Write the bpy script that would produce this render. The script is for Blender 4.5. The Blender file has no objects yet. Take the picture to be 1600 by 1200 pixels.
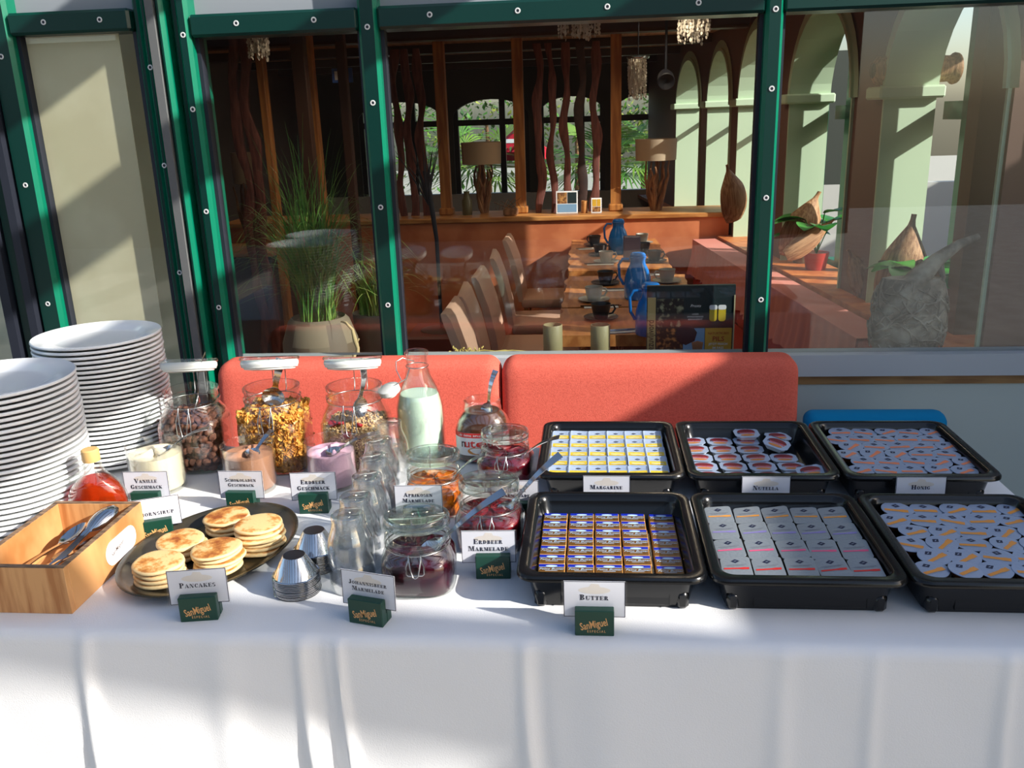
import bpy, bmesh, math, random
from math import sin, cos, pi, radians, sqrt, atan2, hypot
from mathutils import Vector, Matrix
random.seed(7)
SC = bpy.context.scene
COL = SC.collection
R = random.Random(11)

# ---------------------------------------------------------------- camera
F_PX, PITCH, ROLL, YAW = 1368.9, radians(16.856), radians(-1.917), radians(5.456)
CAMZ = 1.56
_fwd = Vector((-sin(YAW) * cos(PITCH), cos(YAW) * cos(PITCH), -sin(PITCH)))
_r0 = Vector((cos(YAW), sin(YAW), 0))
_u0 = _r0.cross(_fwd)
CR = _r0 * cos(ROLL) + _u0 * sin(ROLL)
CU = -_r0 * sin(ROLL) + _u0 * cos(ROLL)
cd = bpy.data.cameras.new('camera')
cd.sensor_width = 36
cd.lens = 36 * F_PX / 1600
cd.clip_start = .05
cam = bpy.data.objects.new('camera', cd)
COL.objects.link(cam)
m = Matrix((CR, CU, -_fwd)).transposed().to_4x4()
m.translation = (0, 0, CAMZ)
cam.matrix_world = m
SC.camera = cam

# ---------------------------------------------------------------- sun, sky, exposure
SC.view_settings.view_transform = 'Standard'
SC.view_settings.look = 'None'
SC.view_settings.gamma = 1
SC.view_settings.use_curve_mapping = False
SC.view_settings.exposure = 0.0
SC.cycles.transparent_max_bounces = 32
SC.cycles.max_bounces = 10
SC.cycles.caustics_reflective = False
SC.cycles.caustics_refractive = False
SUN_DIR = Vector((-1, .40, -.58)).normalized()
sd = bpy.data.lights.new('sun', 'SUN')
sd.energy = 7.6
sd.angle = radians(.6)
sd.color = (1, .955, .89)
so = bpy.data.objects.new('sun', sd)
so.rotation_euler = SUN_DIR.to_track_quat('-Z', 'Y').to_euler()
so.location = (6, -2, 6)
COL.objects.link(so)
w = bpy.data.worlds.new('sky')
SC.world = w
w.use_nodes = True
nt = w.node_tree
nt.nodes.clear()
wo = nt.nodes.new('ShaderNodeOutputWorld')
bg = nt.nodes.new('ShaderNodeBackground')
sk = nt.nodes.new('ShaderNodeTexSky')
sk.sky_type = 'NISHITA'
sk.sun_disc = False
sk.sun_elevation = radians(29)
sk.sun_rotation = radians(104)
sk.air_density = 1.0
sk.dust_density = 2.0
bg.inputs['Strength'].default_value = .235
nt.links.new(sk.outputs[0], bg.inputs['Color'])
nt.links.new(bg.outputs[0], wo.inputs['Surface'])

# ---------------------------------------------------------------- pixel helpers: a point of the place seen at photo pixel (u,v)
def ray(u, v):
    return _fwd + CR * ((u - 800) / F_PX) - CU * ((v - 600) / F_PX)
def TZ(u, v, z=.75):
    d = ray(u, v); p = d * ((z - CAMZ) / d.z); return Vector((p.x, p.y, z))
def PY(u, v, y):
    d = ray(u, v); p = d * (y / d.y); return Vector((p.x, y, p.z + CAMZ))

# ---------------------------------------------------------------- materials
def lin(c):
    return tuple(((x / 255 + .055) / 1.055) ** 2.4 if x > 10 else x / 255 / 12.92 for x in c) + (1,)
MATS = {}
def M(name, rgb, rough=.5, metal=0, noise=None, bump=None, spec=.5, coat=0, stretch=None, sss=0):
    """noise=(scale, rgb2, lo, hi); bump=(scale,strength)"""
    m = bpy.data.materials.new(name); m.use_nodes = True
    nt = m.node_tree; b = nt.nodes['Principled BSDF']
    b.inputs['Base Color'].default_value = lin(rgb)
    b.inputs['Roughness'].default_value = rough
    b.inputs['Metallic'].default_value = metal
    b.inputs['Specular IOR Level'].default_value = spec
    b.inputs['Coat Weight'].default_value = coat
    if noise or bump:
        tc = nt.nodes.new('ShaderNodeTexCoord')
        mp = nt.nodes.new('ShaderNodeMapping')
        if stretch: mp.inputs['Scale'].default_value = stretch
        nt.links.new(tc.outputs['Object'], mp.inputs[0])
    if noise:
        n = nt.nodes.new('ShaderNodeTexNoise'); n.inputs['Scale'].default_value = noise[0]
        n.inputs['Detail'].default_value = 4
        r = nt.nodes.new('ShaderNodeMapRange')
        r.inputs[1].default_value = noise[2]; r.inputs[2].default_value = noise[3]
        mx = nt.nodes.new('ShaderNodeMix'); mx.data_type = 'RGBA'
        mx.inputs[6].default_value = lin(rgb); mx.inputs[7].default_value = lin(noise[1])
        nt.links.new(mp.outputs[0], n.inputs['Vector'])
        nt.links.new(n.outputs['Fac'], r.inputs[0])
        nt.links.new(r.outputs[0], mx.inputs[0])
        nt.links.new(mx.outputs[2], b.inputs['Base Color'])
    if bump:
        n2 = nt.nodes.new('ShaderNodeTexNoise'); n2.inputs['Scale'].default_value = bump[0]
        n2.inputs['Detail'].default_value = 3
        bp = nt.nodes.new('ShaderNodeBump'); bp.inputs['Strength'].default_value = bump[1]
        bp.inputs['Distance'].default_value = .002
        nt.links.new(mp.outputs[0], n2.inputs['Vector'])
        nt.links.new(n2.outputs['Fac'], bp.inputs['Height'])
        nt.links.new(bp.outputs[0], b.inputs['Normal'])
    MATS[name] = m
    return m
def GLASS(name, tint=(1, 1, 1), ior=1.5, rough=.0, gl=(1, 1, 1), edge=None, pwr=5, body=0):
    """thin clear glass: transparent plus fresnel reflection; edge=(colour, strength) tints where the wall is seen on edge"""
    m = bpy.data.materials.new(name); m.use_nodes = True
    nt = m.node_tree; nt.nodes.clear()
    o = nt.nodes.new('ShaderNodeOutputMaterial')
    tr = nt.nodes.new('ShaderNodeBsdfTransparent'); tr.inputs[0].default_value = (*tint, 1)
    g = nt.nodes.new('ShaderNodeBsdfGlossy'); g.inputs['Roughness'].default_value = rough
    g.inputs[0].default_value = (*gl, 1)
    fw_ = nt.nodes.new('ShaderNodeLayerWeight'); fw_.inputs[0].default_value = .5      # Facing = 1 - cos, same for both sides of the wall
    pw = nt.nodes.new('ShaderNodeMath'); pw.operation = 'POWER'; pw.inputs[1].default_value = pwr
    fr = nt.nodes.new('ShaderNodeMapRange'); fr.inputs[3].default_value = ((ior - 1) / (ior + 1)) ** 2; fr.inputs[4].default_value = 1
    nt.links.new(fw_.outputs['Facing'], pw.inputs[0]); nt.links.new(pw.outputs[0], fr.inputs[0])
    mx = nt.nodes.new('ShaderNodeMixShader')
    nt.links.new(fr.outputs[0], mx.inputs[0])
    if edge:
        lw = nt.nodes.new('ShaderNodeLayerWeight'); lw.inputs[0].default_value = edge[1]
        mc = nt.nodes.new('ShaderNodeMix'); mc.data_type = 'RGBA'
        mc.inputs[6].default_value = (*tint, 1); mc.inputs[7].default_value = (*edge[0], 1)
        nt.links.new(lw.outputs['Facing'], mc.inputs[0])
        nt.links.new(mc.outputs[2], tr.inputs[0])
    nt.links.new(tr.outputs[0], mx.inputs[1]); nt.links.new(g.outputs[0], mx.inputs[2])
    last = mx
    if body:                                                     # thick glass: part of what is seen is bent by the solid wall
        gb = nt.nodes.new('ShaderNodeBsdfGlass'); gb.inputs['IOR'].default_value = 1.45; gb.inputs['Roughness'].default_value = 0
        m2 = nt.nodes.new('ShaderNodeMixShader'); m2.inputs[0].default_value = body
        nt.links.new(mx.outputs[0], m2.inputs[1]); nt.links.new(gb.outputs[0], m2.inputs[2]); last = m2
    nt.links.new(last.outputs[0], o.inputs[0])
    MATS[name] = m
    return m
def LIQUID(name, tint, rgb, fac=.5):
    """coloured clear liquid: part transmitted, part scattered, fresnel skin"""
    m = bpy.data.materials.new(name); m.use_nodes = True
    nt = m.node_tree; nt.nodes.clear()
    o = nt.nodes.new('ShaderNodeOutputMaterial')
    tr = nt.nodes.new('ShaderNodeBsdfTransparent'); tr.inputs[0].default_value = (*tint, 1)
    p = nt.nodes.new('ShaderNodeBsdfPrincipled'); p.inputs['Base Color'].default_value = lin(rgb)
    p.inputs['Roughness'].default_value = .15
    mx = nt.nodes.new('ShaderNodeMixShader'); mx.inputs[0].default_value = fac
    nt.links.new(tr.outputs[0], mx.inputs[1]); nt.links.new(p.outputs[0], mx.inputs[2])
    nt.links.new(mx.outputs[0], o.inputs[0])
    return m
def EMIT(name, rgb, s):
    m = bpy.data.materials.new(name); m.use_nodes = True
    nt = m.node_tree; nt.nodes.clear()
    o = nt.nodes.new('ShaderNodeOutputMaterial'); e = nt.nodes.new('ShaderNodeEmission')
    e.inputs[0].default_value = lin(rgb); e.inputs[1].default_value = s
    nt.links.new(e.outputs[0], o.inputs[0]); return m

# ---------------------------------------------------------------- mesh builder
class MB:
    def __init__(s): s.v = []; s.f = []; s.m = []
    def add(s, vs, fs, mi=0, mat=None):
        k = len(s.v)
        s.v += [tuple(mat @ Vector(p)) for p in vs] if mat is not None else [tuple(p) for p in vs]
        s.f += [tuple(i + k for i in f) for f in fs]
        s.m += [mi] * len(fs) if isinstance(mi, int) else list(mi)
        return s
    def box(s, x0, x1, y0, y1, z0, z1, mi=0, bev=0, mat=None, seg=1):
        if not bev:
            v = [(x, y, z) for z in (z0, z1) for y in (y0, y1) for x in (x0, x1)]
            f = [(0, 2, 3, 1), (4, 5, 7, 6), (0, 1, 5, 4), (2, 6, 7, 3), (0, 4, 6, 2), (1, 3, 7, 5)]
            return s.add(v, f, mi, mat)
        bm = bmesh.new(); bmesh.ops.create_cube(bm, size=1)
        for q in bm.verts:
            q.co = ((x0 + x1) / 2 + q.co.x * (x1 - x0), (y0 + y1) / 2 + q.co.y * (y1 - y0), (z0 + z1) / 2 + q.co.z * (z1 - z0))
        bmesh.ops.bevel(bm, geom=list(bm.edges), offset=bev, segments=seg, affect='EDGES', profile=.5)
        bm.verts.index_update()
        v = [tuple(q.co) for q in bm.verts]; f = [tuple(q.index for q in p.verts) for p in bm.faces]
        bm.free()
        return s.add(v, f, mi, mat)
    def rings(s, rs, mi=0, cap0=True, cap1=True, mat=None, closed=True):
        """list of rings (lists of points, same length)"""
        n = len(rs[0]); v = [p for r in rs for p in r]; f = []
        for i in range(len(rs) - 1):
            for j in range(n if closed else n - 1):
                a = i * n + j; b = i * n + (j + 1) % n
                f.append((a, b, b + n, a + n))
        if cap0: f.append(tuple(range(n - 1, -1, -1)))
        if cap1: f.append(tuple(range((len(rs) - 1) * n, len(rs) * n)))
        return s.add(v, f, mi, mat)
    def lathe(s, prof, n=32, mi=0, c=(0, 0, 0), cap0=False, cap1=False, mat=None, a=1, b=1):
        rs = [[(c[0] + a * r * cos(2 * pi * j / n), c[1] + b * r * sin(2 * pi * j / n), c[2] + z) for j in range(n)] for r, z in prof]
        return s.rings(rs, mi, cap0, cap1, mat)
    def tube(s, pts, r, n=8, mi=0, mat=None, cap=True):
        pts = [Vector(p) for p in pts]; rs = []
        rr = r if isinstance(r, (list, tuple)) else [r] * len(pts)
        up = Vector((0, 0, 1)); prev = None
        for i, p in enumerate(pts):
            t = (pts[min(i + 1, len(pts) - 1)] - pts[max(i - 1, 0)])
            t = t.normalized() if t.length > 1e-9 else up
            if prev is None:
                a = t.cross(up)
                if a.length < .05: a = t.cross(Vector((1, 0, 0)))
            else:
                a = prev - t * prev.dot(t)
                if a.length < 1e-4: a = t.cross(up)
            a.normalize(); prev = a; b = t.cross(a)
            rs.append([p + (a * cos(2 * pi * j / n) + b * sin(2 * pi * j / n)) * rr[i] for j in range(n)])
        return s.rings(rs, mi, cap, cap, mat)
    def prism(s, poly, z0, z1, mi=0, mat=None):
        """polygon in xy extruded along z (counter-clockwise)"""
        return s.rings([[(x, y, z0) for x, y in poly], [(x, y, z1) for x, y in poly]], mi, True, True, mat)
    def quad(s, a, b, c, d, mi=0, mat=None):
        return s.add([a, b, c, d], [(0, 1, 2, 3)], mi, mat)
    def mesh(s, name, mats, smooth=35):
        me = bpy.data.meshes.new(name)
        me.from_pydata(s.v, [], s.f)
        for q in (mats if isinstance(mats, (list, tuple)) else [mats]): me.materials.append(q)
        if any(s.m): me.polygons.foreach_set('material_index', s.m)
        if smooth:
            me.polygons.foreach_set('use_smooth', [True] * len(me.polygons))
            me.set_sharp_from_angle(angle=radians(smooth))
        me.update()
        return me
    def build(s, name, mats, parent=None, smooth=35, loc=None, **kw):
        return link(name, s.mesh(name, mats, smooth), parent, loc, **kw)
def link(name, me, parent=None, loc=None, **kw):
    o = bpy.data.objects.new(name, me); COL.objects.link(o)
    if parent is not None: o.parent = parent
    if loc is not None: o.location = loc
    for k, v in kw.items(): o[k] = v
    return o
def thing(name, label, cat, loc=(0, 0, 0), rz=0, group=None, rot=None, scale=None):
    o = bpy.data.objects.new(name, None); COL.objects.link(o)
    o.empty_display_size = .02
    o.location = loc; o.rotation_euler = rot if rot else (0, 0, rz)
    if scale: o.scale = (scale,) * 3
    return tag(o, label, cat, group)
def tag(o, label, cat, group=None, kind=None):
    o['label'] = label; o['category'] = cat
    if group: o['group'] = group
    if kind: o['kind'] = kind
    return o
def struct(o):
    o['kind'] = 'structure'; return o
def dup(root, loc, rz, label, group=None, rot=None):
    r = root.copy(); COL.objects.link(r); r.location = loc
    r.rotation_euler = rot if rot else (0, 0, rz); r['label'] = label
    if group: r['group'] = group
    for ch in list(root.children):
        c = ch.copy(); COL.objects.link(c); c.parent = r
        for g in list(ch.children):
            d = g.copy(); COL.objects.link(d); d.parent = c
    return r
ORD = ['zeroth', 'first', 'second', 'third', 'fourth', 'fifth', 'sixth', 'seventh', 'eighth', 'ninth', 'tenth', 'eleventh', 'twelfth',
       'thirteenth', 'fourteenth', 'fifteenth', 'sixteenth', 'seventeenth', 'eighteenth', 'nineteenth', 'twentieth', 'twenty-first',
       'twenty-second', 'twenty-third', 'twenty-fourth', 'twenty-fifth', 'twenty-sixth', 'twenty-seventh', 'twenty-eighth', 'twenty-ninth', 'thirtieth']
def sup(hx, hy, n=4, k=40, z=0, cx=0, cy=0):
    """superellipse ring"""
    out = []
    for j in range(k):
        t = 2 * pi * (j + .5) / k; c_, s_ = cos(t), sin(t)
        out.append((cx + hx * abs(c_) ** (2 / n) * (1 if c_ > 0 else -1), cy + hy * abs(s_) ** (2 / n) * (1 if s_ > 0 else -1), z))
    return out
def rrect(x0, x1, y0, y1, r, z, k=6):
    pts = []
    for cx, cy, a0 in ((x1 - r, y1 - r, 0), (x0 + r, y1 - r, 90), (x0 + r, y0 + r, 180), (x1 - r, y0 + r, 270)):
        for i in range(k + 1):
            a = radians(a0 + 90 * i / k); pts.append((cx + r * cos(a), cy + r * sin(a), z))
    return pts

# ---------------------------------------------------------------- lettering
def text_mesh(txt, size, bold=0, shear=0, align='CENTER', sx=1):
    cu = bpy.data.curves.new('t', 'FONT'); cu.body = txt; cu.size = size; cu.offset = bold * size * .6; cu.shear = shear
    cu.align_x = align; cu.resolution_u = 2
    o = bpy.data.objects.new('t', cu); COL.objects.link(o)
    dg = bpy.context.evaluated_depsgraph_get()
    me = bpy.data.meshes.new_from_object(o.evaluated_get(dg))
    bpy.data.objects.remove(o)
    v = [(q.co.x * sx, q.co.y, 0) for q in me.vertices]; f = [tuple(p.vertices) for p in me.polygons]
    bpy.data.meshes.remove(me)
    return v, f
def add_text(mb, txt, size, mat, mi=0, bold=0, shear=0, align='CENTER', sx=1):
    v, f = text_mesh(txt, size, bold, shear, align, sx)
    return mb.add(v, f, mi, mat)
# a fat slab-serif alphabet (cap height 1): rectangles x0,y0,x1,y1 and polygons
T_, H_ = .27, .09
def _st(x, y0=0, y1=1, top=True, bot=True):
    o = [(x, y0, x + T_, y1)]
    if bot: o.append((x - .09, y0, x + T_ + .09, y0 + H_))
    if top: o.append((x - .09, y1 - H_, x + T_ + .09, y1))
    return o
def _ring(cx, cy, rx, ry, a0, a1, tx=T_, ty=H_, n=10):
    out = []
    for i in range(n):
        q = []
        for a, (ox, oy) in ((i, (0, 0)), (i + 1, (0, 0)), (i + 1, (tx, ty)), (i, (tx, ty))):
            t = radians(a0 + (a1 - a0) * a / n)
            q.append((cx + (rx - ox) * cos(t), cy + (ry - oy) * sin(t)))
        out.append(q)
    return out
GLY = {
 'A': (.98, [[(.02, 0), (.1, 0), (.5, 1), (.4, 1)], [(.4, 1), (.52, 1), (.94, 0), (.6, 0)], (.18, .28, .7, .37), (-.04, 0, .3, H_), (.52, 0, 1.0, H_)]),
 'B': (.88, _st(.1) + _ring(.36, .75, .4, .25, -90, 90) + _ring(.36, .26, .46, .27, -90, 90)),
 'C': (.84, _ring(.46, .5, .42, .5, 40, 320, n=14) + [(.7, .62, .78, 1)]),
 'D': (.92, _st(.1) + _ring(.36, .5, .5, .5, -90, 90)),
 'E': (.86, _st(.1) + [(.3, 0, .8, H_), (.3, .91, .8, 1), (.3, .46, .62, .54), (.72, 0, .8, .32), (.72, .68, .8, 1), (.58, .34, .64, .66)]),
 'G': (.92, _ring(.46, .5, .42, .5, 40, 320, n=14) + [(.6, .06, .82, .44), (.5, .36, .9, .44), (.7, .64, .78, 1)]),
 'H': (1.06, _st(.1) + _st(.68) + [(.3, .46, .7, .55)]),
 'I': (.5, _st(.12)),
 'J': (.62, [(.28, .2, .55, 1), (.18, .91, .64, 1)] + _ring(.26, .25, .29, .25, -180, 0)),
 'K': (1.0, _st(.1) + [[(.36, .42), (.76, .96), (.84, .96), (.42, .38)], [(.42, .55), (.6, .6), (.98, 0), (.64, 0)], (.6, .91, .96, 1), (.58, 0, 1.02, H_)]),
 'L': (.8, _st(.1) + [(.3, 0, .78, H_), (.7, 0, .78, .36)]),
 'M': (1.2, [(.1, 0, .17, 1), (-.02, 0, .3, H_), (0, .91, .4, 1), [(.14, 1), (.42, 1), (.66, .1), (.54, 0)], [(.54, 0), (.62, 0), (.92, 1), (.84, 1)]] + _st(.84)),
 'N': (1.02, [(.1, 0, .17, 1), (-.02, 0, .3, H_), (0, .91, .36, 1), [(.12, 1), (.42, 1), (.9, 0), (.62, 0)], (.82, 0, .9, 1), (.68, .91, 1.02, 1)]),
 'O': (.94, _ring(.47, .5, .44, .5, 0, 360, n=18)),
 'P': (.84, _st(.1) + _ring(.36, .72, .44, .28, -90, 90)),
 'R': (.96, _st(.1) + _ring(.36, .74, .42, .26, -90, 90) + [[(.42, .5), (.66, .46), (.94, 0), (.66, 0)], (.6, 0, .98, H_)]),
 'S': (.74, _ring(.37, .74, .33, .26, 40, 250) + _ring(.37, .27, .34, .27, 220, 430) + [(.6, .66, .66, 1), (.06, 0, .12, .36)]),
 'T': (.9, _st(.32, top=False) + [(.02, .91, .9, 1), (.02, .66, .1, 1), (.82, .66, .9, 1)]),
 'U': (1.0, [(.1, .3, .37, 1), (.0, .91, .47, 1), (.8, .3, .87, 1), (.66, .91, 1.0, 1)] + _ring(.485, .32, .385, .32, 180, 360, tx=.2)),
 'V': (.98, [[(.04, 1), (.36, 1), (.62, 0), (.46, 0)], [(.5, 0), (.58, 0), (.9, 1), (.82, 1)], (-.02, .91, .46, 1), (.66, .91, 1.0, 1)]),
}
def slab_text(mb, txt, cap, mat, mi=0, small=.74):
    """small-caps line centred on x=0, baseline y=0; '^X' is a big capital"""
    x = 0; items = []; big = False
    for ch in txt:
        if ch == '^': big = True; continue
        if ch == ' ': x += .5 * cap; continue
        s_ = cap if big else cap * small; big = False
        wd, g = GLY[ch]; items.append((x, s_, g)); x += (wd + .12) * s_
    for x0, s_, g in items:
        for e in g:
            q = [(e[0], e[1]), (e[2], e[1]), (e[2], e[3]), (e[0], e[3])] if isinstance(e, tuple) else e
            mb.add([(x0 - x / 2 + a * s_, b * s_, 0) for a, b in q], [tuple(range(len(q)))], mi, mat)
FRONT = Matrix(((1, 0, 0, 0), (0, 0, -1, 0), (0, 1, 0, 0), (0, 0, 0, 1)))      # xy drawing -> upright, facing -y
def at(x, y, z, rx=0, ry=0, rz=0):
    return Matrix.Translation((x, y, z)) @ Matrix.Rotation(rz, 4, 'Z') @ Matrix.Rotation(ry, 4, 'Y') @ Matrix.Rotation(rx, 4, 'X')

# ---------------------------------------------------------------- palette
cloth_m = M('white_linen', (236, 236, 236), .85, bump=(380, .25), spec=.2)
white_china = M('white_china', (238, 240, 240), .12, spec=.5)
black_plastic = M('black_tray_plastic', (11, 12, 14), .2, bump=(300, .04))
green_paint = M('green_frame_paint', (0, 112, 84), .3)
green_shaded = M('shaded_green_frame_paint', (3, 50, 43), .3)  # frame green darkened: shade on the front faces put into the colour
grey_panel = M('grey_panel', (150, 156, 162), .6)
rail_grey = M('grey_rail_paint', (182, 188, 192), .5)
lower_panel = M('grey_green_panel', (188, 198, 192), .5)
brush_grey = M('brush_seal_grey', (98, 100, 100), .8, bump=(600, .6))
dark_rubber = M('dark_rubber', (28, 32, 44), .6)
steel = M('polished_steel', (205, 205, 205), .12, 1)
brushed = M('brushed_steel', (176, 174, 168), .3, 1, bump=(200, .1))
wire_m = M('wire_steel', (190, 190, 188), .25, 1)
coral = M('coral_upholstery', (218, 106, 88), .9, noise=(220, (200, 90, 74), .4, .7), bump=(420, .5), spec=.15)
blue_fab = M('blue_upholstery', (0, 120, 170), .85, bump=(300, .3), spec=.2)
jar_glass = GLASS('clear_jar_glass', (.985, .99, .985), 1.6, .0, edge=((.66, .74, .70), .12), pwr=3.4)
thin_glass = GLASS('thin_beaker_glass', (.99, .995, .99), 1.5, .02, edge=((.74, .80, .78), .12), pwr=3.5)
pane_glass = GLASS('window_glass', (.95, .97, .96), 1.55, 0)
tumbler_glass = GLASS('tumbler_glass', (.99, .995, .995), 2.0, .0, edge=((.50, .60, .62), .08), pwr=3.6, body=.10)
lid_glass = GLASS('greenish_lid_glass', (.95, .985, .965), 1.7, .0, edge=((.66, .80, .73), .15), pwr=3.0, body=.15)
wood_box = M('ash_wood', (214, 160, 104), .5, noise=(9, (178, 118, 66), .42, .62), stretch=(6, 1, .6))
wood_end = M('ash_end_grain', (150, 118, 88), .6, noise=(30, (96, 74, 56), .4, .6), stretch=(1, 4, 1))
ink = M('dark_ink', (22, 24, 48), .7)
paper = M('white_card', (244, 245, 248), .7)
paper_beige = M('pale_hat_print', (240, 232, 218), .7)
block_green = M('dark_green_lacquer', (16, 62, 48), .4)
gold_ink = M('gold_lettering', (222, 166, 104), .5)
sleeve = GLASS('clear_card_sleeve', (.97, .97, .98), 1.4)
# ================================================================ SETTING: terrace, facade, room
FY = 2.85                                     # outer face of the glazed front
terr = M('terrace_paving', (168, 164, 156), .8, noise=(6, (146, 142, 134), .4, .6))
struct(MB().box(-9, 9, -9, FY + .1, -.06, 0).build('floor', terr, smooth=0))
room_floor = M('dark_wood_floor', (92, 58, 44), .45, noise=(5, (70, 42, 32), .4, .6), stretch=(1, 8, 1))
struct(MB().box(-6, 6, FY + .1, 9.7, -.06, 0).build('floor.001', room_floor, smooth=0))
ceil_m = M('brown_ceiling_boards', (206, 172, 142), .6, noise=(4, (182, 146, 116), .4, .6), stretch=(8, 1, 1))
CEZ = 2.10
ceil = struct(MB().box(-6, 2.13, FY + .05, 4.6, CEZ, CEZ + .1).box(-6, 1.45, 4.6, 9.7, CEZ, CEZ + .1).build('ceiling', ceil_m, smooth=0))
beam_m = M('dark_ceiling_beam', (64, 44, 36), .5)
for i, y in enumerate((3.45, 4.7, 5.8, 6.9, 8.0, 9.1)):
    MB().box(-6, .95, y - .06, y + .06, CEZ - .06, CEZ + .002).build('ceiling_beam', beam_m, ceil, 0)

# --- glazed front: posts, transoms, panes
def screw_mesh():
    b = MB(); b.lathe([(.0044, .0006), (.0048, .0016), (.0078, .0016), (.0086, .0006), (.0086, 0)], 16, mat=FRONT)
    b.lathe([(.0001, .0004), (.0046, .0006)], 10, 1, mat=FRONT)
    return b.mesh('screw', [M('zinc_screw', (214, 216, 214), .4), dark_rubber])
SCREW = screw_mesh()
tn = [0]
def post(x0, x1, zs, y0=FY - .035, name=None, z0=0, z1=2.5, lip=.018, side=green_paint, front=green_shaded):
    """aluminium mullion: front cap coloured darker as shade, chamfered green flanks, screws down the middle"""
    tn[0] += 1
    o = MB()
    ch = .014
    poly = [(x0, FY + .09), (x0, y0 + ch), (x0 + ch * .7, y0), (x1 - ch * .7, y0), (x1, y0 + ch), (x1, FY + .09)]
    rs = [[(a, b, z0) for a, b in poly], [(a, b, z1) for a, b in poly]]
    o.rings(rs)
    fl = [0] * len(o.f)
    fl[2] = 1
    o.m = fl
    t = struct(o.build('trim_%d' % tn[0], [side, front], smooth=0))
    for z in zs: link('screw', SCREW, t, ((x0 + x1) / 2, y0 - .0005, z))
    return t
SZ = (.98, 1.30, 1.62, 1.84, 2.2)
post(-.704, -.644, SZ)
post(.513, .565, SZ)
post(1.62, 1.68, SZ)
# left corner cluster: folding door stile, brush seal, two ribs
post(-1.425, -1.395, (), y0=FY - .01)
post(-1.392, -1.365, (1.1, 1.45, 1.75), y0=FY - .03)
tn[0] += 1; struct(MB().box(-1.363, -1.338, FY - .045, FY + .06, 0, 2.5).build('trim_%d' % tn[0], brush_grey, smooth=0))
post(-1.336, -1.312, (), y0=FY - .04)
post(-1.310, -1.278, (), y0=FY + .005)
post(-1.276, -1.236, SZ, y0=FY - .035)
# left door stiles
post(-1.905, -1.826, (1.0, 1.4, 1.8), y0=FY - .03)
tn[0] += 1; struct(MB().box(-1.935, -1.907, FY - .05, FY + .06, 0, 2.5).build('trim_%d' % tn[0], dark_rubber, smooth=0))
post(-1.985, -1.937, (), y0=FY - .03)
tn[0] += 1; struct(MB().box(-2.02, -1.987, FY - .05, FY + .06, 0, 2.5).build('trim_%d' % tn[0], dark_rubber, smooth=0))
post(-2.6, -2.52, (), y0=FY - .03)
wn = [0]
def window(x0, x1, zb=.79, zt=1.832, lower='solid', scr=3):
    wn[0] += 1
    t = bpy.data.objects.new('window_%d' % wn[0], None); COL.objects.link(t); struct(t)
    t.location = ((x0 + x1) / 2, FY, zb)
    c = (x0 + x1) / 2; hw = (x1 - x0) / 2
    def L(b, n, mt, **k): return b.build(n, mt, t, 0, **k)
    L(MB().box(-hw, hw, .018, .030, 0, zt - zb), 'pane', pane_glass)
    tr = MB().box(-hw, hw, -.032, .08, zt - zb, zt - zb + .066, bev=.008).build('transom', [green_shaded], t)
    if scr:
        for i in range(scr):
            link('screw', SCREW, tr, (-hw + 2 * hw * (i + .5) / scr * .92 + .03, -.0325, zt - zb + .035))
    L(MB().box(-hw, hw, .03, .05, zt - zb + .064, 1.7), 'upper_panel', grey_panel)
    bd = MB()
    for a, b in ((-hw, -hw + .012), (hw - .012, hw)): bd.box(a, b, .004, .04, 0, zt - zb)
    L(bd, 'glazing_bead', dark_rubber)
    L(MB().box(-hw, hw, -.02, .07, -.072, 0), 'bottom_rail', rail_grey)
    L(MB().box(-hw, hw, .0, .05, -.105, -.0725), 'wood_strip', M('oak_strip%d' % wn[0], (168, 128, 80), .5, noise=(6, (140, 100, 60), .4, .6), stretch=(1, 8, 8)))
    L(MB().box(-hw, hw, .005, .05, -.79, -.1055), 'lower_panel', lower_panel)
    return t
window(-1.826, -1.425, zb=.3, zt=1.86, scr=2)
window(-1.236, -.704, scr=2)
window(-.644, .513, scr=4)
window(.565, 1.62, scr=4)
window(-2.52, -2.02, zb=.3, zt=1.86, scr=0)
window(1.68, 2.9, scr=0)
# inner window board behind the glass
sill_m = M('brown_sill_board', (120, 74, 52), .45, noise=(5, (92, 54, 38), .4, .6), stretch=(1, 8, 8))
struct(MB().box(-1.23, 1.62, FY + .085, FY + .245, .715, .745).build('trim_20', sill_m, smooth=0))

# --- room shell
cream = M('cream_plaster', (238, 228, 198), .8, noise=(3, (224, 212, 180), .4, .6))
struct(MB().box(-2.9, -1.47, 3.34, 3.42, 0, CEZ).build('wall_left', cream, smooth=0))
dark_wall = M('dark_green_wall', (60, 66, 58), .7)
struct(MB().box(-3.2, -3.1, 3.4, 9.7, 0, CEZ).build('wall_left_back', M('brown_wall', (92, 66, 50), .7), smooth=0))
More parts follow.
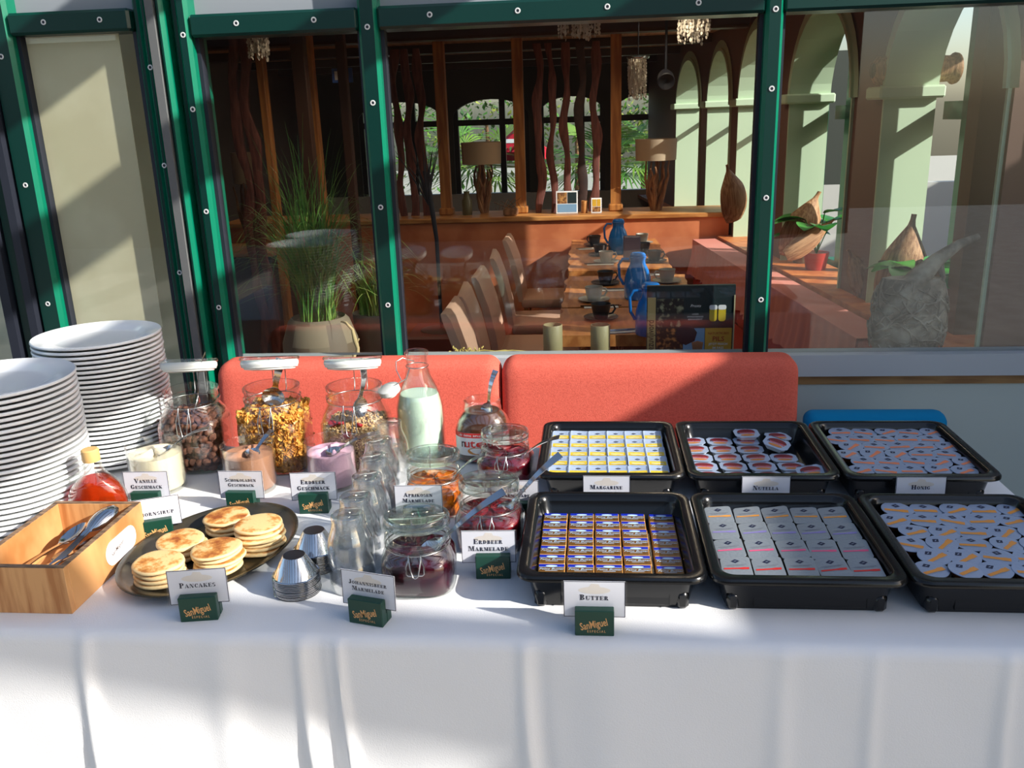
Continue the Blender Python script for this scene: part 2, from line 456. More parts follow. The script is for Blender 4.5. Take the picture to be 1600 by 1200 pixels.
# far wall: low white plinth, arched openings with dark frames
FAR = 9.5
white_plinth = M('white_plinth', (206, 206, 198), .7)
struct(MB().box(-3.1, 4, FAR, FAR + .12, 0, .8).build('wall_far', white_plinth, smooth=0))
frame_dark = M('dark_teal_frame', (14, 30, 32), .4)
def arch_panel(b, x0, x1, zs, zp, ztop, y0, y1, n=14):
    """wall above an arched opening between x0 and x1 (springing zs, peak zp)"""
    cx, hx = (x0 + x1) / 2, (x1 - x0) / 2
    pts = [(cx - hx * cos(pi * i / n), zs + (zp - zs) * sin(pi * i / n)) for i in range(n + 1)]
    for (a, za), (c, zc) in zip(pts, pts[1:]):
        v = [(a, y0, za), (c, y0, zc), (c, y0, ztop), (a, y0, ztop), (a, y1, za), (c, y1, zc), (c, y1, ztop), (a, y1, ztop)]
        b.add(v, [(0, 1, 2, 3), (5, 4, 7, 6), (1, 0, 4, 5)])
fw = MB()
xs = [PY(u, 200, FAR).x for u in (330, 480, 560, 690, 708, 826, 842, 945, 960, 1062)]
xs = [-3.1] + xs + [3.2]
for a, b in ((1, 2), (3, 4), (5, 6), (7, 8), (9, 10)): arch_panel(fw, xs[a], xs[b], 1.58, 1.76, CEZ, FAR, FAR + .12)
for a, b in ((0, 1), (2, 3), (4, 5), (6, 7), (8, 9), (10, 11)): fw.box(xs[a], xs[b], FAR, FAR + .12, .8, CEZ)
struct(fw.build('wall_far_arcade', dark_wall, smooth=0))
for a, b in ((1, 2), (3, 4), (5, 6), (7, 8), (9, 10)):
    wn[0] += 1
    t = struct(bpy.data.objects.new('window_%d' % wn[0], None)); COL.objects.link(t); t.location = ((xs[a] + xs[b]) / 2, FAR + .06, .8)
    h = (xs[b] - xs[a]) / 2
    MB().box(-h, h, -.03, .03, .70, .76).build('transom', frame_dark, t, 0)
    MB().box(-.03 + h * .3, .03 + h * .3, -.028, .028, 0, .96).build('mullion', frame_dark, t, 0)
    MB().box(-h, -h + .05, -.028, .028, 0, .90).build('jamb', frame_dark, t, 0)
    MB().box(h - .05, h, -.028, .028, 0, .90).build('jamb', frame_dark, t, 0)
    MB().box(-h, h, -.004, .004, 0, .92).build('pane', pane_glass, t, 0)
pale_green = M('pale_green_paint', (186, 208, 178), .6)
# --- right wall: piers with pale green reveals, arched openings
WO = Vector((1.20, 3.74, 0)); WE = Vector((-.105, .9945, 0)).normalized(); WN = Vector((WE.y, -WE.x, 0))   # WN points out of the room
WM = Matrix(((WE.x, WN.x, 0, WO.x), (WE.y, WN.y, 0, WO.y), (0, 0, 1, 0), (0, 0, 0, 1)))       # local: x along wall, y outwards
brown_wall = M('mauve_brown_wall', (112, 84, 74), .7)
rw = MB()
DP = .19
openings = [(-.80, .10), (.42, 1.28), (1.55, 2.30), (2.50, 3.15), (3.4, 4.3)]
for a, b in openings: arch_panel(rw, a, b, 1.60, 2.04 if a < 1.6 else 1.98, CEZ, 0, DP)
edges = [-.815, -.80] + [q for a, b in zip(openings, openings[1:]) for q in (a[1], b[0])] + [4.3, 5.8]
for a, b in zip(edges[::2], edges[1::2]): rw.box(a, b, 0, DP, .72, CEZ)
rw.box(-.815, 5.8, 0, DP, 0, .72)
rwo = struct(rw.build('wall_right', brown_wall, smooth=0)); rwo.matrix_world = WM
for a, b in openings:
    pk = 2.04 if a < 1.6 else 1.98
    q = MB()                                       # lining of the opening, pale green, with a capital at springing height
    q.box(b - .012, b, -.012, DP + .01, .72, 1.6)
    q.box(a, a + .012, -.012, DP + .01, .72, 1.6)
    n = 16; cx, hx = (a + b) / 2, (b - a) / 2
    for i in range(n):
        t0, t1 = pi * i / n, pi * (i + 1) / n
        p = [(cx - (hx - d) * cos(t), 1.6 + (pk - 1.6 - d) * sin(t)) for d in (0, .02) for t in (t0, t1)]
        v = [(x, y, z) for y in (-.02, DP + .01) for x, z in p]
        q.add(v, [(0, 1, 3, 2), (4, 6, 7, 5), (2, 3, 7, 6), (0, 4, 5, 1)])
        p = [(cx - (hx + d) * cos(t), 1.6 + (pk - 1.6 + d) * sin(t)) for d in (0, .05) for t in (t0, t1)]
        q.add([(x, -.008, z) for x, z in p], [(0, 1, 3, 2)])
    MBo = q.build('arch_lining', pale_green, rwo, 0)
    c = MB().box(b - .05, b + .10, -.045, DP + .03, 1.585, 1.635, bev=.008)
    c.build('capital', pale_green, rwo, 0)
    f = MB()                                       # outer green window frame of the opening
    for s_ in ((.16, .50, .80) if a < 1.4 else (.06,)): f.box(a + (b - a) * s_ - .032, a + (b - a) * s_ + .032, DP + .05, DP + .12, .72, pk)
    f.box(a, b, DP + .05, DP + .11, 1.50, 1.57 if a < 1.4 else 1.51); f.box(a, b, DP + .05, DP + .11, .70, .76)
    f.build('window_frame', green_paint, rwo, 0)
orange_sill = M('orange_sill', (206, 128, 70), .5, noise=(14, (180, 100, 52), .4, .6))
struct(MB().box(-.80, 5.8, -.10, DP, .721, .752, mat=WM).build('trim_21', orange_sill, smooth=0))
# brown end post and a grey glazed screen at the near end of the right wall
struct(MB().box(1.315, 1.395, 3.24, 3.34, .0, CEZ).build('trim_22', M('brown_end_post', (96, 78, 66), .5), smooth=0))
struct(MB().box(1.395, 1.68, 3.28, 3.32, 0, CEZ).build('wall_right_return', M('grey_green_screen', (86, 100, 98), .4), smooth=0))

# --- outside the room: ground, low wall
struct(MB().box(-14, 14, 9.7, 30, -.1, -.02).build('ground', M('pale_gravel', (176, 172, 160), .9), smooth=0))
struct(MB().box(1.6, 14, 2.95, 9.7, -.1, -.02).build('ground.001', M('paving_beside', (120, 124, 118), .9), smooth=0))
# --- behind the viewer: terrace roof, plus unseen walls added for shade and dark reflections
house = M('sun_block_render', (150, 140, 126), .8, noise=(2, (134, 124, 112), .4, .6))
struct(MB().box(3.42, 3.62, -.235, 2.7, 0, 2.60).build('wall_sun_block', house, smooth=0))  # unseen wall added to keep sun off the right of the table

struct(MB().box(-9, 3.3, -6.3, -6.0, 0, 2.7).build('wall_dark_reflect', M('dark_reflect_wall', (96, 72, 58), .8, noise=(1.2, (70, 52, 42), .4, .6)), smooth=0))  # unseen wall added so the panes reflect something dark
roofm = M('dark_roof_beam', (52, 42, 38), .7)
tb_ = struct(MB().box(-6, 2.4, -5.9, -5.7, 2.55, 2.75).build('trim_30', roofm, smooth=0))
for i in range(9):
    x = -5.6 + i * .95
    MB().box(x - .06, x + .06, -5.9, 2.6, 2.76, 2.94).build('roof_beam', roofm, tb_, 0)
# sloping beam added out of view to lay soft shade across the table front
def beam(name, a, b_, wd, h, mt):
    a, b_ = Vector(a), Vector(b_); x = (b_ - a); L = x.length; x.normalize(); z = Vector((0, 0, 1)); y = z.cross(x).normalized(); z = x.cross(y)
    m = Matrix((x, y, z)).transposed().to_4x4(); m.translation = a
    o = struct(MB().box(0, L, -wd / 2, wd / 2, -h / 2, h / 2).build(name, mt, smooth=0)); o.matrix_world = m; return o
beam('trim_31', (2.6, -.6, 3.669), (5.6, -.6, 3.132), .08, .26, roofm)
# ================================================================ BUFFET TABLE CLOTH
TX0, TX1, TY0, TY1, TZ0 = -1.72, .905, 1.225, 2.10, .75
def cloth():
    """top surface, rounded front edge and hanging front/side drops with folds"""
    nx = 420
    b = MB(); rows = []
    xs = [TX0 + (TX1 - TX0) * i / nx for i in range(nx + 1)]
    def crease(x):
        s = 0
        for c, wd, h in ((-.484, .011, .010), (-.452, .008, -.004), (-.420, .008, .010), (-.86, .014, .010), (.30, .018, .006), (-.112, .010, .009), (-.085, .014, -.004), (.64, .011, .009), (-.62, .03, .006), (.02, .05, .006), (.44, .012, .006), (-1.2, .02, .01)):
            s += h * math.exp(-((x - c) / wd) ** 2)
        return s
    prof = [('t', TY1, 0), ('t', 1.9, 0), ('t', 1.6, 0), ('t', 1.4, 0), ('t', 1.3, 0), ('t', 1.262, 0)]
    for a in range(0, 91, 15): prof.append(('e', radians(a), 0))
    for z in (.70, .66, .60, .54, .47, .40, .32, .24, .16, .08, .004): prof.append(('d', z, 0))
    for k, q, _ in prof:
        r = []
        for x in xs:
            cr = crease(x)
            if k == 't': r.append((x, q, TZ0 + (0.0 if q > 1.3 else cr * .08)))
            elif k == 'e':
                r.append((x, TY0 + .022 - .022 * sin(q) - cr * sin(q) * .55, TZ0 - .022 + .022 * cos(q)))
            else:
                d = (TZ0 - q)
                x_ = x + .02 * d * sin(x * 5); cr = crease(x_ + .03 * d * sin(q * 9 + 1)) * (.55 + .45 * min(1, d * 4))
                wv = .0025 * sin(x * 24 + q * 19) * sin(q * 13 + x * 6) + .012 * sin(x * 7.3 + 1) * min(1, d * 2) + .006 * sin(x * 17 + .5) * min(1, d * 2) + .004 * sin(x * 31 + q * 9)* min(1, d)
                r.append((x, TY0 - cr * (1 + d * 1.6) - wv - .05 * d, q))
        rows.append(r)
    b.rings(rows, closed=False, cap0=False, cap1=False)
    # underside and the left, right and back drops
    for xx in (TX0, TX1):
        sg = -1 if xx == TX0 else 1
        b.rings([[(xx + sg * .004 * sin(y * 30) * d + sg * .02 * d, y, TZ0 - d * .746) for y in [TY0 - (0.04 * d) + (TY1 - TY0) * j / 20 for j in range(21)]] for d in (0, .3, .6, 1)], closed=False, cap0=False, cap1=False)
    b.rings([[(x, TY1 + .01 * sin(x * 20) * d + .02 * d, TZ0 - d * .746) for x in xs[::3]] for d in (0, .3, .6, 1)], closed=False, cap0=False, cap1=False)
    return b
tc = cloth().build('tablecloth', cloth_m, smooth=50)
tag(tc, 'white linen cloth draped over the buffet table down to the floor', 'tablecloth')

# ================================================================ TRAYS
RIM = .82
def tray_mesh(fl):
    w_, d_ = .323, .357
    rs = []
    def rr(i, z, r): return rrect(i, w_ - i, i, d_ - i, r, z - .75, 6)
    rs += [rr(.030, .7505, .022), rr(.026, .76, .024), rr(.020, .795, .024), rr(.018, .806, .024)]        # outer wall
    rs += [rr(.004, .808, .030), rr(0, .811, .032), rr(0, .816, .032), rr(.003, RIM, .030)]              # flange edge
    rs += [rr(.018, RIM + .001, .026), rr(.022, RIM - .002, .024), rr(.025, .808, .022), rr(.025 + (.8 - fl) * .3, fl + .006, .020), rr(.030 + (.8 - fl) * .3, fl, .018)]
    b = MB(); b.rings(rs)
    return b.mesh('tray', black_plastic, 40)
FLOORS = dict(butter=.7760, jam=.7915, honey=.7920, marg=.7915, spread=.7760)
TRAYS = {k: tray_mesh(v) for k, v in FLOORS.items()}
def tray_panel():
    b = MB(); w_ = .323                                              # raised moulded frame on the front wall
    x0, x1, z0, z1, y = .075, w_ - .062, .008, .034, .0240
    b.box(x0, x1, y, y + .006, z0, z1, bev=.001)
    for q in ((x0, x1, z1 - .0015, z1), (x0, x0 + .0015, z0, z1), (x1 - .0015, x1, z0, z1)): b.box(q[0], q[1], y - .0012, y + .004, q[2], q[3])
    for xx in (.030, w_ - .030 - .022): b.box(xx, xx + .022, .021, .04, .0004, .034, bev=.006)
    return b.mesh('moulded_frame', black_plastic, 40)
TPAN = tray_panel()
def tray(x, y, what, kind):
    t = thing('food_tray', what, 'tray', (x, y, TZ0), 0, 'black serving trays on the buffet')
    link('body', TRAYS[kind], t); link('moulded_frame', TPAN, t)
    return t
FX, FYT, PX, BX, BYT = -.131, 1.312, .3255, -.123, 1.749
tray(FX, FYT, 'black plastic tray filled with gold and blue butter portions', 'butter')
tray(FX + PX, FYT, 'black plastic tray filled with grey foil jam portions', 'jam')
tray(FX + 2 * PX, FYT, 'black plastic tray of honey portions with yellow stripes, front right corner', 'honey')
tray(BX, BYT, 'black plastic tray filled with yellow margarine portions', 'marg')
tray(BX + PX, BYT, 'black plastic tray of loosely piled hazelnut spread portions', 'spread')
tray(BX + 2 * PX, BYT, 'black plastic tray of honey portions with orange stripes, at the back', 'honey')

# ---------------------------------------------------------------- portion packs
foil = M('silver_foil_lid', (148, 156, 162), .40, .3, bump=(160, .3))
foil_blue = M('blue_white_foil', (162, 178, 202), .4, .15, bump=(140, .25))
foil_honey = M('honey_foil_lid', (158, 172, 196), .38, .25, bump=(150, .3))
cup_clear = M('portion_cup_plastic', (206, 208, 208), .35)
gold_wrap = M('bronze_gold_wrap', (132, 92, 40), .35, .35, noise=(60, (108, 72, 30), .4, .6))
gold_edge = M('gold_wrap_edge', (204, 150, 84), .3, .4)
blue_print = M('royal_blue_print', (18, 40, 168), .4)
pale_print = M('pale_blue_print', (190, 218, 238), .5)
navy = M('navy_print', (26, 32, 62), .5)
yellow_print = M('yellow_print', (226, 200, 58), .5, noise=(60, (206, 172, 40), .4, .6))
orange_print = M('orange_print', (226, 150, 62), .45)
orange_red = M('orange_red_print', (232, 134, 92), .45)
pink_print = M('pink_print', (226, 90, 130), .45)
red_print = M('red_print', (214, 44, 40), .45)
violet_print = M('violet_print', (140, 130, 190), .5)
maroon = M('maroon_print', (110, 26, 36), .45)
white_print = M('white_print', (236, 238, 240), .5)
honey_cup = M('honey_in_cup', (120, 64, 12), .3)
UP = .0003
def butter_mesh():
    w_, d_, h = .0485, .0342, .0135
    b = MB(); b.box(-w_ / 2, w_ / 2, -d_ / 2, d_ / 2, 0, h, 0, bev=.0016)
    z = h + .0002
    b.quad((-w_ / 2 + .0016, -d_ / 2 + .0016, z), (w_ / 2 - .0016, -d_ / 2 + .0016, z), (w_ / 2 - .0016, d_ / 2 - .0016, z), (-w_ / 2 + .0016, d_ / 2 - .0016, z), 1)
    z += .0002
    b.quad((-w_ / 2 + .0016, d_ * .17, z), (w_ / 2 - .0016, d_ * .17, z), (w_ / 2 - .0016, d_ / 2 - .0014, z), (-w_ / 2 + .0016, d_ / 2 - .0014, z), 2)
    b.quad((-w_ / 2 + .002, d_ * .135, z), (w_ / 2 - .002, d_ * .135, z), (w_ / 2 - .002, d_ * .165, z), (-w_ / 2 + .002, d_ * .165, z), 3)
    z += .0002
    n = 14; b.add([(.0105 * cos(2 * pi * i / n), d_ * .26 + .0034 * sin(2 * pi * i / n), z) for i in range(n)], [tuple(range(n))], 3)
    add_text(b, 'Feine Butter', .0088, Matrix.Translation((0, -d_ * .13, z)), 3, shear=.35, bold=.003)
    b.quad((-.011, -d_ * .25, z), (.011, -d_ * .25, z), (.011, -d_ * .215, z), (-.011, -d_ * .215, z), 3)
    return b.mesh('butter_portion', [gold_edge, gold_wrap, blue_print, pale_print], 30)
def diamond(b, cx, cy, z, rx, ry, mi=1):
    b.add([(cx - rx, cy, z), (cx, cy - ry, z), (cx + rx, cy, z), (cx, cy + ry, z)], [(0, 1, 2, 3)], mi)
    b.quad((cx - rx * .42, cy - ry * .16, z + .0001), (cx + rx * .1, cy - ry * .16, z + .0001), (cx + rx * .42, cy + ry * .16, z + .0001), (cx - rx * .1, cy + ry * .16, z + .0001), 0)
def lidded(poly, h, lidm, cupm, extra, prints, curl=.0, taper=.78):
    """portion cup with a foil lid of outline poly (ccw) at height h"""
    b = MB(); n = len(poly)
    b.rings([[(x * taper * .9, y * taper * .9, 0) for x, y in poly], [(x * taper, y * taper, h * .25) for x, y in poly], [(x * .9, y * .9, h - .0012) for x, y in poly], [(x, y, h - .001) for x, y in poly]], 1, True, False)
    rim = [(x, y, h + curl * (abs(x) + abs(y))) for x, y in poly]
    b.rings([[(x, y, z - .0012) for x, y, z in rim], rim], 0, False, False)
    k = len(b.v)
    b.v += [(x * .86, y * .86, h + .0002) for x, y in poly]
    rimk = k - n
    for j in range(n): b.f.append((rimk + j, rimk + (j + 1) % n, k + (j + 1) % n, k + j)); b.m.append(0)
    b.f.append(tuple(range(k, k + n))); b.m.append(0)
    extra(b, h + .0006)
    return b.mesh('portion', [lidm, cupm] + prints, 30)
def band(b, z, ang, off, hw, L, mi, n=10):
    """printed stripe across the lid, with a small flourish at one end"""
    ca, sa = cos(ang), sin(ang)
    pt = lambda s, t: (s * ca - (t + off) * sa, s * sa + (t + off) * ca, z)
    for i in range(n):
        s0, s1 = -L + 2 * L * i / n, -L + 2 * L * (i + 1) / n
        w0 = hw * (1 + .9 * max(0, (i - 6) / 3) * (1 if i < 9 else .4)); w1 = hw * (1 + .9 * max(0, (i + 1 - 6) / 3) * (1 if i < 8 else .4))
        b.quad(pt(s0, -w0), pt(s1, -w1), pt(s1, w1), pt(s0, w0), mi)
def rpoly(hx, hy, r, k=3): return [(x, y) for x, y, z in rrect(-hx, hx, -hy, hy, r, 0, k)]
def drop(r, tip=1.12, n=26):
    """round lid with a pull tab at +x"""
    return [(r * cos(t) * (1 + (tip - 1) * max(0, cos(t)) ** 3), r * sin(t)) for t in [2 * pi * i / n for i in range(n)]]
def foil_jam(stripe):
    def ex(b, z):
        diamond(b, 0, .018, z, .0075, .0062, 2)
        for k, (a, c, y) in enumerate(((-.018, .018, .0065), (-.014, .014, .0035))): b.quad((a, y - .0008, z), (c, y - .0008, z), (c, y + .0008, z), (a, y + .0008, z), 4)
        band(b, z, -.05, -.006, .0022, .0212, 3)
    return lidded(rpoly(.0252, .0322, .007), .013, foil, cup_clear, ex, [navy, stripe, M('grey_small_print', (128, 132, 140), .5)])
def honey(stripe):
    def ex(b, z):
        diamond(b, -.001, .0115, z, .0082, .0064, 2)
        band(b, z, .12, -.006, .0036, .0215, 3)
        band(b, z, .12, -.0115, .0006, .020, 4)
    return lidded(drop(.0272, 1.2), .0125, foil_honey, honey_cup, ex, [navy, stripe, M('pale_small_print', (150, 160, 178), .5)])
def marg():
    def ex(b, z):
        diamond(b, 0, .0125, z, .0068, .0050, 2)
        b.quad((-.0212, -.019, z), (.0212, -.019, z), (.0212, .002, z), (-.0212, .001, z), 3)
        b.quad((-.0212, .0032, z), (.0212, .004, z), (.0212, .0052, z), (-.0212, .0045, z), 4)
        b.quad((-.014, -.012, z + .0002), (.014, -.012, z + .0002), (.014, -.0095, z + .0002), (-.014, -.0095, z + .0002), 4)
    return lidded(rpoly(.0220, .0275, .002, 1), .012, foil_blue, white_print, ex, [navy, yellow_print, pale_print], curl=.05)
def spread():
    oct_ = [(.03, -.013), (.03, .013), (.021, .024), (-.021, .024), (-.03, .013), (-.03, -.013), (-.021, -.024), (.021, -.024)]
    def ex(b, z):
        n = 10
        arc = [(-.022, .0015), (.022, .0015)] + [(.022 * cos(t), .0035 + .0145 * sin(t)) for t in [pi * i / n for i in range(n + 1)]]
        b.add([(x, y, z) for x, y in arc], [tuple(range(len(arc)))], 2)
        add_text(b, 'nutella', .0135, Matrix.Translation((.002, -.0055, z + .0002)), 3, bold=.012)
        add_text(b, 'n', .0135, Matrix.Translation((-.0195, -.0055, z + .0004)), 4, bold=.014)
        b.add([(.017 * cos(t), -.0125 + .0055 * sin(t), z) for t in [2 * pi * i / 12 for i in range(12)]], [tuple(range(12))], 5)
        b.quad((-.023, .0205, z), (.012, .0205, z), (.012, .0235, z), (-.023, .0235, z), 6)
    return lidded(oct_, .0135, foil_blue, white_print, ex, [maroon, red_print, navy, M('bread_print', (190, 120, 60), .5), M('small_black_print', (70, 80, 96), .5)])
BUTTER, MARG, SPREAD = butter_mesh(), marg(), spread()
JAM = [foil_jam(red_print), foil_jam(pink_print), foil_jam(violet_print), foil_jam(orange_print)]
HONF, HONB = honey(orange_print), honey(orange_red)
FLOOR = .7716
def put(name, me, x, y, z, label, cat, group, rx=0, ry=0, rz=0):
    o = link(name, me, None, (x, y, z)); o.rotation_euler = (rx, ry, rz)
    return tag(o, label, cat, group)
for r in range(7):
    for c in range(5):
        put('butter_portion', BUTTER, -.074 + c * .0512 + .0016 * r * 0 + R.uniform(-.0008, .0008) + (.004 if c == 4 else 0), 1.3985 + r * .0353 + (-.002 if c == 4 else 0), FLOORS['butter'] + .0003, f'gold and blue butter portion, {ORD[r+1]} row from the front, {ORD[c+1]} from the left', 'butter portion', 'butter portions in the front left tray', rz=R.uniform(-.02, .02))
kinds = ['red', 'pink', 'violet', 'orange']
for r in range(4):
    for c in range(5):
        dx = .012 if (r == 3 and c == 4) else 0
        put('jam_portion', JAM[r], .2475 + c * .0545 + R.uniform(-.001, .001), 1.3835 + r * .0692 + R.uniform(-.001, .001), FLOORS['jam'] + .0022, f'grey foil jam portion with {kinds[r]} stripe, {ORD[c+1]} from the left in its row', 'jam portion', 'foil jam portions in the front middle tray', rx=R.uniform(.03, .08), ry=R.uniform(-.14, -.07), rz=R.uniform(-.05, .05))
def hon(me, x0, y0, tn_, gr, col):
    for r in range(6):
        k = 5
        for c in range(k):
            x = x0 + c * .0535 + (.014 if r % 2 else -.006) + R.uniform(-.002, .002); y = y0 + r * .0478 + R.uniform(-.002, .002)
            put('honey_portion', me, x, y, FLOORS['honey'] + .0016 + .0012 * ((c + r) % 2), f'round foil honey portion with {col} stripe, {ORD[r+1]} row from the front, {ORD[c+1]} from the left', 'honey portion', gr, rx=R.uniform(.03, .09), ry=R.uniform(-.05, .05), rz=R.choice((.35, -.45, -.3, .7, .5, -.15)))
hon(HONF, .5755, 1.383, 'front', 'honey portions in the front right tray', 'yellow')
hon(HONB, .5845, 1.820, 'back', 'honey portions in the back right tray', 'orange')
for r in range(5):
    for c in range(6):
        put('margarine_portion', MARG, -.0765 + c * .0445 + R.uniform(-.0006, .0006), 1.815 + r * .0562, FLOORS['marg'] + .0006, f'yellow and white margarine portion, {ORD[r+1]} row from the front, {ORD[c+1]} from the left', 'margarine portion', 'margarine portions in the back left tray', rx=.03, ry=R.uniform(-.05, .05))
k = 0
for r, (y, xs) in enumerate(((1.815, (.256, .321, .386, .450)), (1.868, (.252, .317, .382, .447)), (1.921, (.248, .313, .378, .440)), (1.975, (.245, .309, .374)), (2.028, (.244, .308, .372)))):
    for c, x in enumerate(xs):
        put('hazelnut_portion', SPREAD, x, y + .012, FLOORS['spread'] + .0008, f'red and white hazelnut spread portion, {ORD[r+1]} row from the front, {ORD[c+1]} from the left', 'spread portion', 'hazelnut spread portions in the back middle tray', rx=R.uniform(0, .05), ry=R.uniform(-.04, .04), rz=R.uniform(-.06, .06))
for x, y, z, rx, ry, rz, lab in ((.432, 1.985, .7945, .14, .2, -.5, 'hazelnut spread portion lying loose and tilted on top of the others'), (.446, 2.040, .790, .05, .1, .35, 'hazelnut spread portion turned askew at the back of its tray'), (.376, 2.062, .791, .12, 0, .1, 'hazelnut spread portion standing higher at the back row of its tray'), (.475, 1.822, .7915, .1, -.1, .12, 'hazelnut spread portion on top at the front right of its tray')):
    put('hazelnut_portion', SPREAD, x, y, z, lab, 'spread portion', 'hazelnut spread portions in the back middle tray', rx, ry, rz)

# ================================================================ CARDS AND LOGO BLOCKS
def block_mesh():
    b = MB(); w_, d_, h = .0635, .034, .046
    b.box(-w_ / 2, w_ / 2, -d_ / 2, -.0012, 0, h, bev=.0012); b.box(-w_ / 2, w_ / 2, .0012, d_ / 2, 0, h, bev=.0012); b.box(-w_ / 2 + .001, w_ / 2 - .001, -.004, .004, 0, .018)
    return b.mesh('body', block_green, 30)
def logo_mesh():
    b = MB()
    m1 = FRONT @ at(.0, .0165, 0, rz=radians(13))
    add_text(b, 'SanMiguel', .0172, m1 @ Matrix.Translation((.0, -.001, 0)) @ Matrix.Diagonal((1, 1.12, 1, 1)), 0, bold=.02, sx=.66)
    add_text(b, 'E S P E C I A L', .0062, FRONT @ Matrix.Translation((.003, .0068, 0)), 0, bold=.02, sx=.80)
    return b.mesh('logo_lettering', gold_ink, 0)
BLOCK, LOGO = block_mesh(), logo_mesh()
def block(x, y, rz, label):
    t = thing('card_holder', label, 'card holder', (x, y, TZ0), rz, 'dark green wooden card holders')
    link('body', BLOCK, t); link('logo_lettering', LOGO, t, (0, -.0172, 0))
    return t
def card(x, y, rz, lines, label, z=TZ0 + .0255, rx=-.03, ln=.0098, w_=.100, h=.064, yoff=None):
    if yoff is None: yoff = .0235 if len(lines) == 1 else .0165
    t = thing('name_card', label, 'card', (x, y, z), rz, 'white name cards on the buffet', rot=(rx, 0, rz))
    MB().box(-w_ / 2, w_ / 2, -.0006, .0006, 0, h).build('card_sheet', paper, t, 0)
    b = MB()
    for q in ((-w_ / 2, w_ / 2, 0, .0011), (-w_ / 2, w_ / 2, h - .0011, h), (-w_ / 2, -w_ / 2 + .0011, 0, h), (w_ / 2 - .0011, w_ / 2, 0, h)): b.box(q[0], q[1], -.0008, -.0005, q[2], q[3])
    b.build('border', ink, t, 0)
    b = MB(); n = 20                                                 # faint printed straw hat
    b.add([(.026 * cos(2 * pi * i / n), -.0008, h - .016 + .0065 * sin(2 * pi * i / n)) for i in range(n)], [tuple(range(n))])
    b.add([(-.011, -.0009, h - .013), (.011, -.0009, h - .013), (.007, -.0009, h - .005), (-.005, -.0009, h - .004)], [(0, 1, 2, 3)])
    b.build('hat_print', paper_beige, t, 0)
    b = MB()
    for i, s_ in enumerate(lines):
        slab_text(b, s_, ln, FRONT @ Matrix.Translation((0, h - yoff - ln - i * ln * 1.42, .0011)))
    b.build('lettering', ink, t, 0)
    MB().box(-w_ / 2 - .003, w_ / 2 + .003, -.0016, -.0013, -.002, h + .001).build('sleeve', sleeve, t, 0)
    return t
def sign(u, v, rz, lines, what, blk, bz=None, cx=0, h=.064, **k):
    p = TZ(u, v) if not isinstance(u, tuple) else Vector(u)
    ca, sa = cos(rz), sin(rz)
    x, y = p.x - sa * .017, p.y + ca * .017
    if blk: block(x, y, rz, blk)
    card(x + ca * cx, y + sa * cx, rz, lines, what, **k)
sign(312, 971, .16, ['^PANCAKES'], 'white card reading Pancakes in front of the pancake plate', 'green holder block in front of the pancake plate')
sign(572, 977, -.24, ['^JOHANNISBEER', '^MARMELADE'], 'white card reading Johannisbeer Marmelade beside the dark jam jar', 'green holder block in front of the dark currant jam jar', ln=.0080)
sign(771, 905, .05, ['^ERDBEER', '^MARMELADE'], 'white card reading Erdbeer Marmelade beside the butter tray', 'green holder block at the left side of the butter tray', cx=-.008)
sign(929, 994, .0, ['^BUTTER'], 'white card reading Butter in front of the butter tray', 'green holder block in front of the butter tray', ln=.0098)
sign(491, 803, .08, ['^ERDBEER', '^GESCHMACK'], 'white card reading Erdbeer Geschmack in front of the pink powder', 'green holder block in front of the pink powder beaker')
sign(377, 800, .0, ['^SCHOKOLADEN', '^GESCHMACK'], 'white card reading Schokoladen Geschmack before the cocoa powder', 'green holder block behind the pancake stacks', ln=.0082)
sign(247, 846, .40, ['^AHORNSIRUP'], 'white card reading Ahornsirup behind the wooden box', 'green holder block between wooden box and pancake plate', yoff=.028)
sign((-.985, 1.70, .75), 0, .06, ['^VANILLE', '^GESCHMACK'], 'white card reading Vanille Geschmack in front of the cream powder', 'green holder block hidden behind the maple syrup card')
sign(806, 818, .0, ['^HIMBEER', '^MARMELADE'], 'white card half hidden behind the strawberry jam jar', 'green holder block between rear jam jar and trays', cx=-.002, ln=.0086)
sign((-.360, 1.632, .75), 0, .04, ['^APRIKOSEN', '^MARMELADE'], 'white card reading Aprikosen in front of the orange jam', 'green holder block behind the lid of the currant jam', ln=.0088)
for u, nm, lab in ((948, '^MARGARINE', 'white card reading Margarine at the margarine tray'), (1202, '^NUTELLA', 'white card reading Nutella at the hazelnut spread tray'), (1449, '^HONIG', 'white card reading Honig at the rear honey tray')):
    p = PY(u, 760, 1.705)
    card(p.x, 1.735, .0, [nm], lab, z=.7512, rx=-.05, h=.074, yoff=.0205 if nm != '^HONIG' else .0175, ln=.0095)
